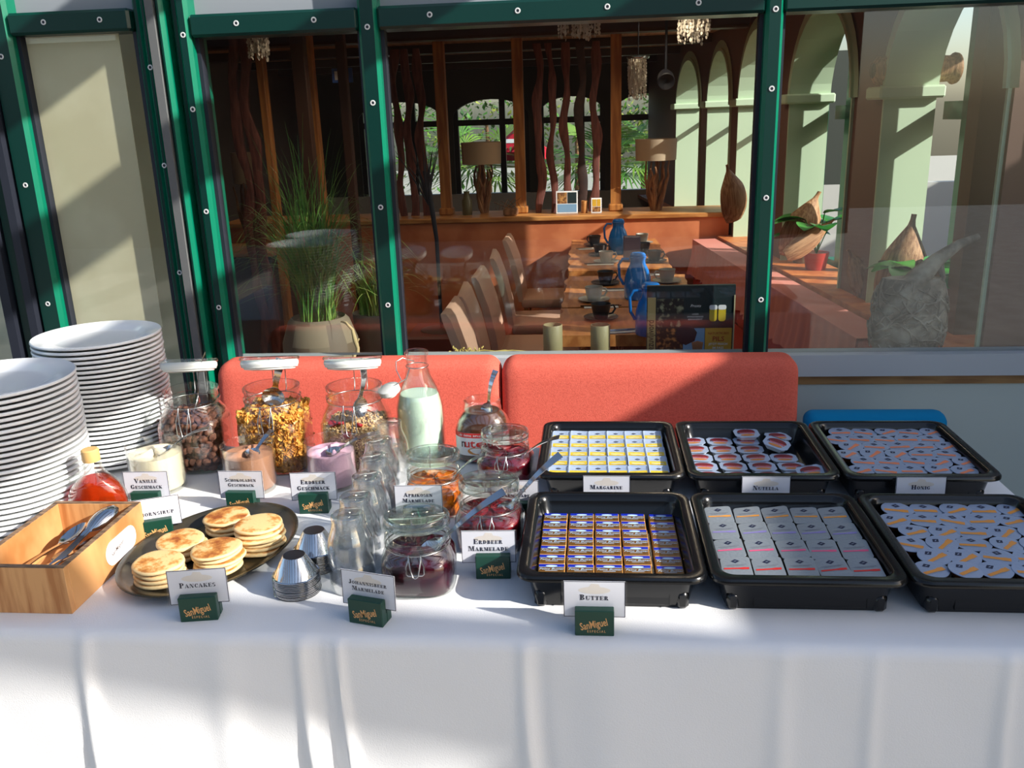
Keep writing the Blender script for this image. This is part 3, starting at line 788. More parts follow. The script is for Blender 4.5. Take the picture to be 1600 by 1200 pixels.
# ================================================================ PLATES
def plate_mesh(r, h=.020):
    k = r / .16
    prof = [(.0001, .004), (.095 * k, .004), (.110 * k, .006), (.122 * k, .013), (.150 * k, h - .0015), (.158 * k, h), (r - .0008, h - .0008), (r + .0004, h - .003), (r, h - .0058), (r - .003, h - .0076), (.150 * k, h - .0085), (.118 * k, .006), (.104 * k, .0005), (.098 * k, 0), (.094 * k, .0015), (.0001, .0015)]
    b = MB(); b.lathe(prof, 72); return b.mesh('dinner_plate', white_china, 40)
PL1, PL2, PL3 = plate_mesh(.152), plate_mesh(.165), plate_mesh(.12)
def stack(me, x, y, n, dz, where, gr, top):
    for i in range(n):
        o = link('dinner_plate', me, None, (x + R.uniform(-.0012, .0012), y + R.uniform(-.0012, .0012), TZ0 + i * dz + .0002)); o.rotation_euler = (0, 0, R.uniform(0, 6))
        k = n - i
        if n > 12:
            lab = f'white round dinner plate, topmost of {where}' if k == 1 else f'white round dinner plate, {ORD[k] if k < 31 else "lowest"} from the top in {where}'
        else: lab = f'small white plate, {ORD[k]} from the top in {where}'
        tag(o, lab, 'plate', gr)
stack(PL1, -1.238, 2.045, 27, .0118, 'the taller rear stack', 'plates in the rear stack', 0)
stack(PL2, -1.268, 1.675, 26, .0120, 'the stack at the left edge', 'plates in the left front stack', 0)
stack(PL3, -1.292, 1.345, 7, .0098, 'the low stack left of the wooden box', 'plates in the low stack', 0)

# ================================================================ SPOONS
def spoon_mesh(L=.19, bw=.019, bl=.055, sag=.008, hw=.0045, flat=.0085, th=.0016):
    st = []
    n1 = 12
    for i in range(n1 + 1):
        t = i / n1; s = t * bl
        wv = bw * max(.02, sin(pi * min(1, t * .92 + .04)) ** .6) * (1 - .15 * t)
        if t > .85: wv = max(wv * (1 - (t - .85) / .15) + hw * (t - .85) / .15, hw * .8)
        st.append((s, wv, sag * sin(pi * t) ** .8, 0))
    for i in range(1, 11):
        t = i / 10; s = bl + t * (L - bl)
        st.append((s, hw * .8 + (flat - hw * .8) * t ** 1.5, 0, .012 * sin(pi * t * .8)))
    top, bot = [], []
    for s, wv, d, z in st:
        top.append([(s, wv * q, z - d * (1 - q * q)) for q in (-1, -.5, 0, .5, 1)])
        bot.append([(s, wv * q, z - d * (1 - q * q) - th) for q in (1, .5, 0, -.5, -1)])
    b = MB(); b.rings([a + c for a, c in zip(top, bot)]); return b.mesh('spoon', steel, 60)
SPOON = spoon_mesh(); SCOOP = spoon_mesh(.20, .030, .075, .016, .008, .013, .002); SERVE = spoon_mesh(.21, .024, .07, .012, .006, .010, .002)
def spoon(A, B, label, me=SPOON, roll=0, gr=None, name='spoon'):
    """bowl tip at A, handle towards B"""
    A, B = Vector(A), Vector(B); x = (B - A).normalized()
    z = Vector((0, 0, 1)); z = (z - x * z.dot(x)).normalized(); y = z.cross(x)
    L0 = max(q.co.x for q in me.vertices); k = min(1.25, max(.6, (B - A).length / L0))
    m = Matrix((x * k, y, z)).transposed().to_4x4() @ Matrix.Rotation(roll, 4, 'X'); m.translation = A
    o = link(name, me); o.matrix_world = m
    return tag(o, label, 'spoon', gr)

# ================================================================ WOODEN CUTLERY BOX
bx0, bx1, by0, by1, bh, bt = -1.095, -.913, 1.285, 1.560, .090, .012
t = thing('cutlery_box', 'open light wooden box holding spoons beside the pancake plate', 'box', (bx0, by0, TZ0))
W_, D_ = bx1 - bx0, by1 - by0
for q, ax in (((0, W_, 0, bt), 0), ((0, W_, D_ - bt, D_), 0), ((0, bt, bt, D_ - bt), 1), ((W_ - bt, W_, bt, D_ - bt), 1)):
    p = MB().box(q[0], q[1], q[2], q[3], 0, bh, bev=.001).build('side_board', wood_box, t, 20)
    MB().box(q[0] + .0006, q[1] - .0006, q[2] + .0006, q[3] - .0006, bh - .0005, bh + .0008).build('top_edge', wood_end, p, 0)
MB().box(bt, W_ - bt, bt, D_ - bt, 0, .008).build('base_board', wood_box, t, 0)
tagm = MB()
pl = [(y, z) for y, z, _ in rrect(.125, .235, .018, .066, .0235, 0)]
tagm.rings([[(W_ + .0004, a, c) for a, c in pl], [(W_ + .0016, a, c) for a, c in pl]])
tgo = tagm.build('oval_label', paper, t, 30)
lb = MB(); SIDE = Matrix(((0, 0, 1, 0), (1, 0, 0, 0), (0, 1, 0, 0), (0, 0, 0, 1)))
add_text(lb, 'SanMiguel', .012, at(W_ + .002, .165, .040) @ SIDE @ Matrix.Rotation(.2, 4, 'Z'), bold=.01, shear=.3)
lb.build('lettering', M('brown_ink', (92, 70, 60), .6), tgo, 0)
cx = (bx0 + bx1) / 2
spoon((cx + .055, 1.530, .842), (cx - .03, 1.340, .775), 'large steel serving spoon lying bowl up across the wooden box', SERVE, roll=pi * .9)
spoon((cx + .002, 1.500, .822), (cx - .05, 1.315, .775), 'steel serving spoon on the left in the wooden box', SERVE, roll=.2)
spoon((cx + .03, 1.48, .802), (cx - .01, 1.315, .772), 'steel spoon lying beneath the serving spoons in the box', SPOON, roll=.3)
spoon((cx + .062, 1.48, .790), (cx + .02, 1.315, .770), 'steel spoon along the right inner side of the box', SPOON, roll=-.2)
spoon((cx - .01, 1.46, .782), (cx - .055, 1.31, .766), 'steel spoon at the bottom of the wooden box', SPOON)

# ================================================================ GLASS CLIP-TOP JARS
rubber = M('pale_rubber_gasket', (214, 206, 196), .6)
lid_white = M('white_ceramic_lid', (226, 230, 224), .25)
def jar(x, y, hw, mr, H, lab, lidtype, gap, tilt, rz=0, square=4.0, shoulder=.72, nr=None):
    """rounded-square body, round neck, raised hinged lid, wire bail on the front"""
    t = thing('clip_top_jar', lab, 'jar', (x, y, TZ0 + .0004), rz)
    sh = H * shoulder
    def prof(o):
        q = [(hw * .86, .0, 3.2), (hw * .96, .004, square), (hw, .014, square), (hw, sh * .55, square), (hw * .985, sh * .82, square), (hw * .93, sh * .93, 3.0), (mr + (hw - mr) * .45, sh, 2.5), (mr * 1.0, sh + (H - sh) * .30, 2), (mr * .98, sh + (H - sh) * .42, 2)]
        return [sup(max(a - o, .001), max(a - o, .001), n, 48, z + (o if i < 2 else 0)) for i, (a, z, n) in enumerate(q)]
    body = MB()
    rs = prof(0)
    zr = sh + (H - sh) * .42
    for r_, z_ in ((mr * 1.02, zr), (mr * 1.07, zr + .003), (mr * 1.07, zr + .007), (mr * 1.0, zr + .010), (mr * 1.0, H - .009), (mr * 1.05, H - .007), (mr * 1.05, H - .001), (mr * 1.0, H), (mr * .93, H - .001)):
        rs.append(sup(r_, r_, 2, 48, z_))
    inn = prof(.0035)[::-1]
    rs.append(sup(mr * .93, mr * .93, 2, 48, H - .008))
    body.rings(rs, 0, True, False)
    rs2 = [sup(mr * .93, mr * .93, 2, 48, H - .008)] + inn
    body.rings(rs2, 0, False, True)
    body.build('glass_body', jar_glass, t, 40)
    # lid
    lo = MB(); lr = mr * 1.06
    ML_ = Matrix.Translation((0, mr * .98, H + .004)) @ Matrix.Rotation(-tilt, 4, 'X') @ Matrix.Translation((0, -mr * .98, gap))
    lidm = lid_glass if lidtype == 'glass' else lid_white
    pr = [(.0001, .020), (lr * .80, .020), (lr * .84, .022), (lr * .96, .022), (lr, .018), (lr, .011), (lr * .97, .008), (lr * .97, .005), (lr * .90, .004), (lr * .88, 0), (lr * .6, -.003), (.0001, -.003)]
    lo.lathe(pr, 48, mat=ML_)
    if lidtype == 'glass': lo.lathe([(lr * .80, .016), (lr * .78, .008), (.0001, .008)], 48, mat=ML_)
    ld = lo.build('lid', lidm, t, 40)
    if lidtype != 'glass':
        g = MB(); g.lathe([(lr * 1.0, .030), (lr * 1.03, .027), (lr * 1.03, .023), (lr * .98, .021)], 48, mat=ML_); g.lathe([(.0001, .030), (lr, .030)], 48, mat=ML_)
        g.build('glass_top', lid_glass, ld, 40)
    else:
        g = MB(); g.lathe([(lr * .93, .0045), (lr * 1.0, .0045), (lr * 1.0, .0075), (lr * .93, .0075)], 40, mat=ML_); g.build('gasket', lid_glass, ld, 40)
    # wires: neck ring, hinge at the back, hanging bail at the front
    wz = zr - .002
    wb = MB()
    wb.tube([(mr * 1.035 * cos(2 * pi * i / 40), mr * 1.035 * sin(2 * pi * i / 40), wz) for i in range(41)], .0011, 6)
    for s_ in (-1, 1):
        p0 = Vector((s_ * .016, mr * 1.06, wz)); p1 = ML_ @ Vector((s_ * .016, lr * 1.03, .012))
        wb.tube([p0, p0 + Vector((0, .010, .006)), p1 + Vector((0, .008, -.004)), p1, ML_ @ Vector((s_ * .012, lr * .5, .0235))], .0011, 6)
    wb.build('wire_hinge', wire_m, t, 60)
    wf = MB()
    bw, bl = mr * .27, H * .30
    yb = -hw * 1.02 - .003; y0 = -mr * 1.08
    pts = [(-bw * .72, y0, wz + .004), (-bw * .72, y0 - .004, wz - .004), (-bw, yb * .97, wz - bl * .45), (-bw, yb, wz - bl + .003), (-bw * .8, yb, wz - bl), (bw * .8, yb, wz - bl), (bw, yb, wz - bl + .003), (bw, yb * .97, wz - bl * .45), (bw * .72, y0 - .004, wz - .004), (bw * .72, y0, wz + .004)]
    wf.tube(pts, .0014, 6)
    pts = [(-bw * .72, y0 - .002, wz), (-bw * .55, (y0 + yb) / 2 - .006, wz - bl * .5), (-bw * .3, yb - .002, wz - bl * 1.05), (0, yb - .003, wz - bl * 1.12), (bw * .3, yb - .002, wz - bl * 1.05), (bw * .55, (y0 + yb) / 2 - .006, wz - bl * .5), (bw * .72, y0 - .002, wz)]
    wf.tube(pts, .0012, 6)
    wf.build('wire_bail', wire_m, t, 60)
    return t
# cereal jars
CJ = [(-.985, 1.985, .080, .063, .200), (-.780, 1.985, .083, .065, .205), (-.577, 1.995, .081, .065, .203)]
jar(*CJ[0], 'tall clip-top glass jar of brown chocolate cereal pillows', 'white', .022, .26, .12)
jar(*CJ[1], 'tall clip-top glass jar full of golden corn flakes', 'white', .022, .24, .10)
jar(*CJ[2], 'tall clip-top glass jar half full of crunchy strawberry muesli', 'white', .022, .22, .05)
# jam jars
JJ = [(-.342, 1.735, .066, .055, .092), (-.204, 1.583, .069, .057, .096), (-.203, 1.905, .066, .053, .088), (-.316, 1.415, .068, .057, .100)]
jar(*JJ[0], 'low clip-top glass jar of orange apricot jam', 'glass', .009, .08, .05, 3.2)
jar(*JJ[1], 'low clip-top glass jar of red strawberry jam next to the butter tray', 'glass', .007, .08, .0, 3.2)
jar(*JJ[2], 'low clip-top glass jar of red jam at the back near the margarine tray', 'glass', .002, .05, -.05, 3.2)
jar(*JJ[3], 'low clip-top glass jar of dark currant jam at the table front', 'glass', .004, .09, .10, 3.2)
def fill(j, z1, name, lab, mt, cat, rough=.004, seed=1, o=.0045, kind='stuff', shoulder=.72):
    x, y, hw, mr, H = j; sh = H * shoulder
    rr = random.Random(seed); b = MB(); rs = []
    def hwz(z):
        pts = [(0, hw * .86), (.004, hw * .96), (.014, hw), (sh * .55, hw), (sh * .82, hw * .985), (sh * .93, hw * .93), (sh, mr + (hw - mr) * .45), (sh + (H - sh) * .3, mr)]
        for (a, p), (c, q) in zip(pts, pts[1:]):
            if z <= c: return p + (q - p) * max(0, (z - a)) / (c - a)
        return mr
    zs = [.005, .012, .02] + [z1 * q for q in (.35, .5, .65, .8, .9, 1)]
    for z in zs: rs.append(sup(hwz(z) - o, hwz(z) - o, 4 if z < sh * .9 else 2.6, 48, z))
    for q in (.85, .6, .3, .08): rs.append([(a * q, b_ * q, z1 + rr.uniform(-rough, rough) + (.003 * (1 - q))) for a, b_, _ in sup(hwz(z1) - o, hwz(z1) - o, 3, 48, 0)])
    b.rings(rs)
    ob = b.build(name, mt, None, 60, (x, y, TZ0 + .0008))
    return tag(ob, lab, cat, None, kind)
apr = M('apricot_jam', (206, 112, 22), .15, noise=(50, (160, 74, 10), .4, .6), bump=(90, .5), coat=.3)
strw = M('strawberry_jam', (122, 22, 30), .15, noise=(60, (86, 10, 18), .4, .6), bump=(80, .5), coat=.3)
cher = M('cherry_jam', (112, 16, 34), .15, noise=(60, (80, 8, 22), .4, .6), bump=(80, .5), coat=.3)
curr = M('currant_jam', (62, 8, 24), .12, noise=(60, (40, 4, 16), .4, .6), bump=(80, .5), coat=.4)
fill(JJ[0], .066, 'apricot_jam', 'orange apricot jam with fruit pieces inside its jar', apr, 'jam', seed=2)
fill(JJ[1], .066, 'strawberry_jam', 'red strawberry jam inside the jar next to the butter tray', strw, 'jam', seed=3)
fill(JJ[2], .060, 'red_jam', 'bright red jam inside the rear jar', cher, 'jam', seed=4)
fill(JJ[3], .068, 'currant_jam', 'dark purple currant jam inside the front jar', curr, 'jam', seed=5)
spoon((-.335, 1.72, .80), PY(762, 712, 1.70), 'steel spoon leaning in the apricot jam', roll=.2)
spoon((-.195, 1.575, .80), PY(878, 712, 1.62), 'steel spoon leaning in the strawberry jam towards the trays', roll=.5)
spoon((-.20, 1.89, .79), PY(876, 686, 1.86), 'steel spoon leaning in the rear red jam towards the margarine tray', roll=.2)
spoon((-.315, 1.40, .808), PY(790, 770, 1.45), 'steel spoon leaning in the dark currant jam', roll=.5)

# --- cereals
cocoa = M('chocolate_cereal', (122, 76, 56), .8, noise=(90, (78, 42, 28), .35, .65), bump=(220, .8))
def pillow():
    b = MB(); rs = []
    for i, s_ in enumerate((-1, -.75, -.3, 0, .3, .75, 1)):
        k = (1 - abs(s_) ** 3) ** .5 if abs(s_) < 1 else .28
        rs.append([(s_ * .0112, a * max(k, .3) * .8, c * max(k, .3) * (1 + .14 * (i % 2))) for a, c, _ in sup(.0104, .0082, 2.6, 10, 0)])
    b.rings(rs); return b.mesh('chocolate_pillow', cocoa, 40)
PIL = pillow()
rc = random.Random(5); cnt = 0
x, y, hw, mr, H = CJ[0]
lay = 0; z = .012
while z < .136:
    for i in range(-4, 5):
        for j in range(-4, 5):
            px, py = i * .0172 + (.0086 if lay % 2 else 0), j * .0172 + (.0086 if lay % 2 else 0)
            a = hw - .0145
            rad = (abs(px) ** 4 + abs(py) ** 4) ** .25
            if rad > a or (rad < a - .019 and z < .118) or py > .03 and z < .118: continue
            if cnt >= 298: continue
            o = link('chocolate_pillow', PIL, None, (x + px + rc.uniform(-.002, .002), y + py + rc.uniform(-.002, .002), TZ0 + z + rc.uniform(-.001, .001)))
            o.rotation_euler = (rc.uniform(0, 6), rc.uniform(-.6, .6), rc.uniform(0, 6))
            tag(o, 'brown ridged chocolate cereal pillow in the left glass jar', 'cereal', 'chocolate pillows in the left jar'); cnt += 1
    z += .0152; lay += 1
flake_m = M('corn_flake', (234, 182, 88), .7, noise=(70, (210, 140, 48), .35, .65), bump=(260, .5))
def flakes(j, n, z1, size, mt, name, lab, core, seed, clus=False, red=None):
    x, y, hw, mr, H = j; rr = random.Random(seed); b = MB()
    hw -= .0065
    b.rings([sup(hw - .007, hw - .007, 4, 24, q) for q in (.006, z1 * .5, z1 - .006)], 1)
    for i in range(n):
        t = rr.random()
        if t < .22:
            px, py, pz = rr.uniform(-hw, hw) * .88, rr.uniform(-hw, hw) * .88, z1 + rr.uniform(-.006, .003) - (.0 if rr.random() < .8 else .004)
        else:
            a = rr.uniform(0, 2 * pi) if rr.random() < .35 else rr.uniform(pi, 2 * pi); pz = rr.uniform(.008, z1)
            q = sup(1, 1, 4, 1)[0]; c_, s_ = cos(a), sin(a); r_ = hw - rr.uniform(.0015, .006)
            px = r_ * abs(c_) ** .5 * (1 if c_ > 0 else -1); py = r_ * abs(s_) ** .5 * (1 if s_ > 0 else -1)
        rt = Matrix.Rotation(rr.uniform(0, 6.3), 4, 'Z') @ Matrix.Rotation(rr.uniform(-1.6, 1.6), 4, 'X') @ Matrix.Rotation(rr.uniform(0, 6.3), 4, 'Y')
        m = Matrix.Translation((px, py, pz)) @ rt
        s_ = size * rr.uniform(.6, 1.2)
        if clus:
            p = [(0, 0, s_), (s_, 0, 0), (0, s_ * .8, 0), (-s_, 0, 0), (0, -s_ * .8, 0), (0, 0, -s_)]
            b.add(p, [(0, 1, 2), (0, 2, 3), (0, 3, 4), (0, 4, 1), (5, 2, 1), (5, 3, 2), (5, 4, 3), (5, 1, 4)], 0, m)
        else:
            k = 6; p = [(0, 0, -s_ * .3)] + [(s_ * rr.uniform(.75, 1.15) * cos(2 * pi * q / k), s_ * .8 * rr.uniform(.75, 1.15) * sin(2 * pi * q / k), s_ * rr.uniform(-.15, .35)) for q in range(k)]
            b.add(p, [(0, q + 1, (q + 1) % k + 1) for q in range(k)], 0, m)
    o = b.build(name, [mt, core], None, 0 if not clus else 30, (x, y, TZ0 + .0006))
    return tag(o, lab, 'cereal', None, 'stuff')
flakes(CJ[1], 2600, .150, .0085, flake_m, 'corn_flakes', 'golden corn flakes filling the middle cereal jar', M('flake_core', (186, 116, 36), .8), 3)
oat = M('oat_cluster', (226, 192, 138), .85, noise=(120, (196, 152, 96), .4, .6))
flakes(CJ[2], 4200, .112, .0042, oat, 'muesli', 'crunchy oat muesli in the jar beside the milk bottle', M('oat_core', (160, 116, 66), .9), 4, True)
berry = M('dried_strawberry', (176, 26, 40), .6, noise=(90, (130, 12, 24), .4, .6), bump=(200, .6))
x, y, hw, mr, H = CJ[2]
def berry_mesh():
    b = MB(); b.lathe([(.0001, .0035), (.006, .004), (.0105, .003), (.0115, 0), (.010, -.003), (.005, -.0038), (.0001, -.0035)], 14, a=1, b=.8); return b.mesh('strawberry_slice', berry, 40)
BER = berry_mesh()
for i, (a, c, e, rx, lab) in enumerate(((-.046, -.050, .121, .5, 'upper left of the muesli'), (-.026, -.046, .121, -.2, 'left top of the muesli'), (.020, -.054, .119, .3, 'right top of the muesli'), (-.004, -.0745, .100, 1.5, 'middle of the muesli front'), (-.058, -.0745, .062, 1.5, 'left side of the muesli'), (-.038, -.0755, .056, 1.5, 'left low side of the muesli'), (.036, -.0755, .018, 1.5, 'bottom right of the muesli'))):
    o = link('strawberry_slice', BER, None, (x + a, y + c, TZ0 + e)); o.rotation_euler = (rx, .2, i)
    tag(o, f'red dried strawberry slice, {lab} in the jar', 'fruit', 'strawberry slices in the muesli jar')
spoon((-.975, 1.965, .895), PY(325, 552, 1.97), 'steel spoon standing in the chocolate cereal jar', roll=.3)
spoon((-.785, 1.985, .905), PY(436, 578, 2.0), 'steel scoop standing in the corn flakes jar', SCOOP, roll=1.2)
spoon((-.557, 1.965, .880), PY(562, 566, 1.985), 'steel scoop standing in the strawberry muesli jar', SCOOP, roll=1.3)

# ================================================================ BEAKERS WITH POWDER
def beaker(x, y, r, H, zf, lab, pl, mt, seed):
    t = thing('glass_beaker', lab, 'beaker', (x, y, TZ0 + .0004))
    b = MB(); b.lathe([(.0001, 0), (r * .93, 0), (r, .006), (r, H - .002), (r * 1.015, H), (r * .985, H), (r * .955, H - .004), (r * .955, .010), (r * .9, .006), (.0001, .006)], 48)
    b.build('glass_wall', thin_glass, t, 40)
    rr = random.Random(seed); f = MB(); rs = []
    ri = r * .945; n = 40
    rs = [[(q * cos(2 * pi * i / n), q * sin(2 * pi * i / n), z) for i in range(n)] for q, z in ((ri * .94, .0075), (ri, .012), (ri, zf))]
    for q in (.9, .65, .35, .1): rs.append([(ri * q * cos(2 * pi * i / n), ri * q * sin(2 * pi * i / n), zf + .010 * (1 - q) * sin(i * .5 + seed) + rr.uniform(-.002, .002) + .004 * (1 - q)) for i in range(n)])
    f.rings(rs)
    o = f.build('flavour_powder', mt, None, 60, (x, y, TZ0 + .0006)); tag(o, pl, 'powder', None, 'stuff')
beaker(-1.020, 1.835, .063, .112, .088, 'straight glass beaker of cream coloured vanilla powder', 'cream vanilla powder in the left beaker', M('vanilla_powder', (236, 222, 190), .9, bump=(200, .4)), 1)
beaker(-.795, 1.835, .060, .112, .088, 'straight glass beaker of light brown chocolate powder', 'light brown chocolate powder in the middle beaker', M('cocoa_powder', (172, 122, 92), .9, bump=(200, .4)), 2)
beaker(-.607, 1.86, .058, .112, .084, 'straight glass beaker of pink strawberry powder', 'pink strawberry powder in the right beaker', M('pink_powder', (226, 178, 196), .9, bump=(200, .4)), 3)
spoon((-1.010, 1.825, .842), PY(328, 672, 1.83), 'steel spoon resting in the vanilla powder', roll=.2)
spoon((-.782, 1.805, .842), PY(421, 682, 1.88), 'steel spoon stuck in the chocolate powder', roll=.2)
spoon((-.607, 1.825, .842), PY(590, 680, 1.88), 'steel spoon resting in the strawberry powder', roll=.2)

# ================================================================ MILK BOTTLE, SYRUP FLASK, HAZELNUT SPREAD JAR
t = thing('milk_bottle', 'glass swing-top milk bottle in front of the coral bench', 'bottle', (-.428, 2.045, TZ0 + .0004))
bp = [(.0001, 0), (.052, 0), (.058, .006), (.0595, .02), (.0595, .10), (.058, .135), (.052, .165), (.040, .192), (.031, .212), (.0275, .232), (.0265, .250), (.0265, .262), (.029, .264), (.029, .272), (.0265, .274), (.0235, .272)]
b = MB(); b.lathe(bp, 48); b.lathe([(.0235, .272), (.0235, .235), (.028, .210), (.037, .190), (.049, .163), (.0555, .133), (.057, .10), (.057, .012), (.05, .006), (.0001, .006)], 48)
b.build('glass_body', jar_glass, t, 40)
b = MB(); mp = at(.0, 0, .098)
rg = [Vector((.0605 * sin(a) , -.0605 * cos(a), 0)) for a in (0,)]
pts = []
for i in range(33):
    t_ = 2 * pi * i / 32; xx = .024 * cos(t_) - .006; pts.append((xx, -sqrt(.0600 ** 2 - xx * xx), .098 + .024 * sin(t_)))
b.tube(pts, .0010, 6); b.tube([(p[0] * .86 - .001, -sqrt(.0600 ** 2 - (p[0] * .86 - .001) ** 2), .098 + (p[2] - .098) * .86) for p in pts], .0006, 5)
rr = random.Random(3)
for i in range(26):
    a, q = rr.uniform(0, 6.3), rr.uniform(0, .017); xx, zz = q * cos(a) - .006, q * sin(a)
    b.lathe([(.0001, .0012), (.0016, .0006), (.0022, 0)], 8, mat=at(xx, -sqrt(.0597 ** 2 - xx * xx), .098 + zz) @ Matrix.Rotation(pi / 2, 4, 'X'))
b.build('embossed_seal', jar_glass, t, 40)
wb = MB()
wb.tube([(.0275 * cos(2 * pi * i / 24), .0275 * sin(2 * pi * i / 24), .236) for i in range(25)], .0011, 6)
wb.tube([(-.003, -.029, .236), (-.012, -.031, .238), (-.022, -.032, .212), (-.034, -.033, .205), (-.070, -.036, .186)], .0013, 6)
wb.tube([(-.012, .026, .240), (-.040, .02, .250), (-.052, .0, .246), (-.048, -.02, .230), (-.034, -.032, .206)], .0013, 6)
wb.build('swing_wire', wire_m, t, 60)
st_ = MB(); ms = at(-.066, -.034, .184, rx=.25, ry=-.25)
st_.lathe([(.0001, .008), (.024, .008), (.027, .006), (.027, -.006), (.025, -.008), (.016, -.009), (.014, -.016), (.0001, -.017)], 32, mat=ms)
st_.build('stopper', lid_white, t, 40)
mk = MB(); mk.lathe([(.0001, .0065), (.05, .0065), (.0565, .013), (.0565, .10), (.055, .132), (.0485, .162), (.0465, .166), (.03, .166), (.0001, .1655)], 48)
o = mk.build('milk', M('pale_green_milk', (216, 240, 216), .3, coat=.3), None, 40, (-.428, 2.045, TZ0 + .0006)); tag(o, 'pale milk filling the swing-top bottle', 'milk', None, 'stuff')

t = thing('syrup_flask', 'round glass flask with tan cap holding amber maple syrup', 'bottle', (-1.046, 1.628, TZ0 + .0004), .15)
def flask(o, z0, z1):
    hs = [(0, .034), (.006, .042), (.02, .053), (.04, .061), (.06, .0625), (.08, .059), (.098, .049), (.112, .034), (.122, .023), (.135, .0185), (.150, .0175)]
    return [sup(max(.002, a - o), max(.002, min(a, .034) * (.95 if a > .03 else 1) - o), 2.2, 36, z) for z, a in hs if z0 <= z <= z1]
b = MB(); b.rings(flask(0, 0, 1), 0, True, False); b.rings(flask(.003, .004, 1)[::-1], 0, False, True)
gb = b.build('glass_body', jar_glass, t, 40)
b = MB()
for k in range(7):                                                   # fluted leaf pattern on the left shoulder
    b.tube([(-.062 + .003 * k + .002 * q, -.024 - .0018 * k + .0 * q, .03 + .012 * q + .004 * k) for q in range(4)], .0016, 5)
b.build('relief', jar_glass, t, 60)
b = MB(); b.tube([(-.019 - .011 * sin(pi * i / 10), 0, .138 - .026 * i / 10) for i in range(11)], .0035, 8); b.build('handle', jar_glass, t, 60)
b = MB(); b.lathe([(.0001, .178), (.0155, .178), (.0178, .176), (.018, .154), (.0172, .1515), (.0001, .1515)], 28); b.build('cap', M('tan_cap', (214, 176, 112), .5), t, 40)
b = MB(); b.rings(flask(.0038, .006, .121))
o = b.build('maple_syrup', LIQUID('amber_syrup', (.86, .16, .02), (196, 62, 8), .45), None, 40, (-1.046, 1.628, TZ0 + .0006)); o.rotation_euler = (0, 0, .15); tag(o, 'amber maple syrup inside the round flask', 'syrup', None, 'stuff')

t = thing('spread_jar', 'open glass jar of brown hazelnut spread with red and white label', 'jar', (-.270, 2.035, TZ0 + .0004))
sp = lambda o: [sup(max(.002, a - o), max(.002, b_ - o), n, 48, z + (o if i < 1 else 0)) for i, (z, a, b_, n) in enumerate(((0, .056, .046, 2.6), (.008, .063, .052, 2.8), (.03, .066, .055, 2.8), (.085, .0665, .055, 2.8), (.105, .060, .052, 2.6), (.118, .050, .046, 2.3), (.124, .045, .044, 2), (.128, .047, .047, 2), (.133, .047, .047, 2), (.136, .045, .045, 2), (.150, .045, .045, 2), (.152, .043, .043, 2)))]
b = MB(); b.rings(sp(0), 0, True, False); b.rings(sp(.003)[::-1], 0, False, True); b.build('glass_body', jar_glass, t, 40)
def wrap(b, u, z, o, n=2.8):
    """point of the label surface: u = angle from the front"""
    a = -pi / 2 + u; c_, s_ = cos(a), sin(a)
    return Vector(((.0668 + o) * abs(c_) ** (2 / n) * (1 if c_ > 0 else -1), (.0554 + o) * abs(s_) ** (2 / n) * (1 if s_ > 0 else -1), z))
def label_band(z0, z1, o, mt, name, par, u0=-1.35, u1=1.35):
    b = MB(); n = 30
    b.rings([[wrap(b, u0 + (u1 - u0) * i / n, z, o) for i in range(n + 1)] for z in (z0, z1)], closed=False, cap0=False, cap1=False)
    return b.build(name, mt, par, 60)
lw = label_band(.024, .082, .0006, white_print, 'white_label', t)
label_band(.070, .082, .0010, red_print, 'red_band', lw)
def warp_text(txt, size, u, z, mt, o, bold, par, name='lettering', sx=1):
    v, f = text_mesh(txt, size, bold, 0, 'CENTER', sx)
    b = MB(); b.add([wrap(b, u + q[0] / .062, z + q[1], o) for q in v], f); return b.build(name, mt, par, 0)
warp_text('n', .030, -.56, .046, M('black_print', (20, 22, 24), .5), .0016, .02, lw)
warp_text('utella', .030, .02, .046, red_print, .0016, .02, lw)
warp_text('...dir deine snackbegeisterung', .0095, .05, .0735, white_print, .0016, .008, lw)
b = MB(); n = 16
b.add([wrap(b, -.08 + .30 * cos(2 * pi * i / n), .036 + .009 * sin(2 * pi * i / n), .0012) for i in range(n)], [tuple(range(n))]); b.build('bread_print', M('toast_print', (196, 132, 66), .6), lw, 0)
b = MB(); rs = [r for r in sp(.0036)][:7]
rs = [[(p[0], p[1], max(p[2], .005)) for p in r] for r in rs] + [sup(q, q, 2, 48, .123 + h) for q, h in ((.034, .0015), (.018, -.003), (.004, .003))]
b.rings(rs)
o = b.build('hazelnut_spread', M('hazelnut_cream', (92, 52, 30), .3, coat=.3, bump=(60, .5)), None, 40, (-.270, 2.035, TZ0 + .0006)); tag(o, 'brown hazelnut spread inside the labelled jar', 'spread', None, 'stuff')
spoon((-.262, 2.02, .865), PY(772, 597, 2.04), 'steel spoon standing in the hazelnut spread', roll=.3)

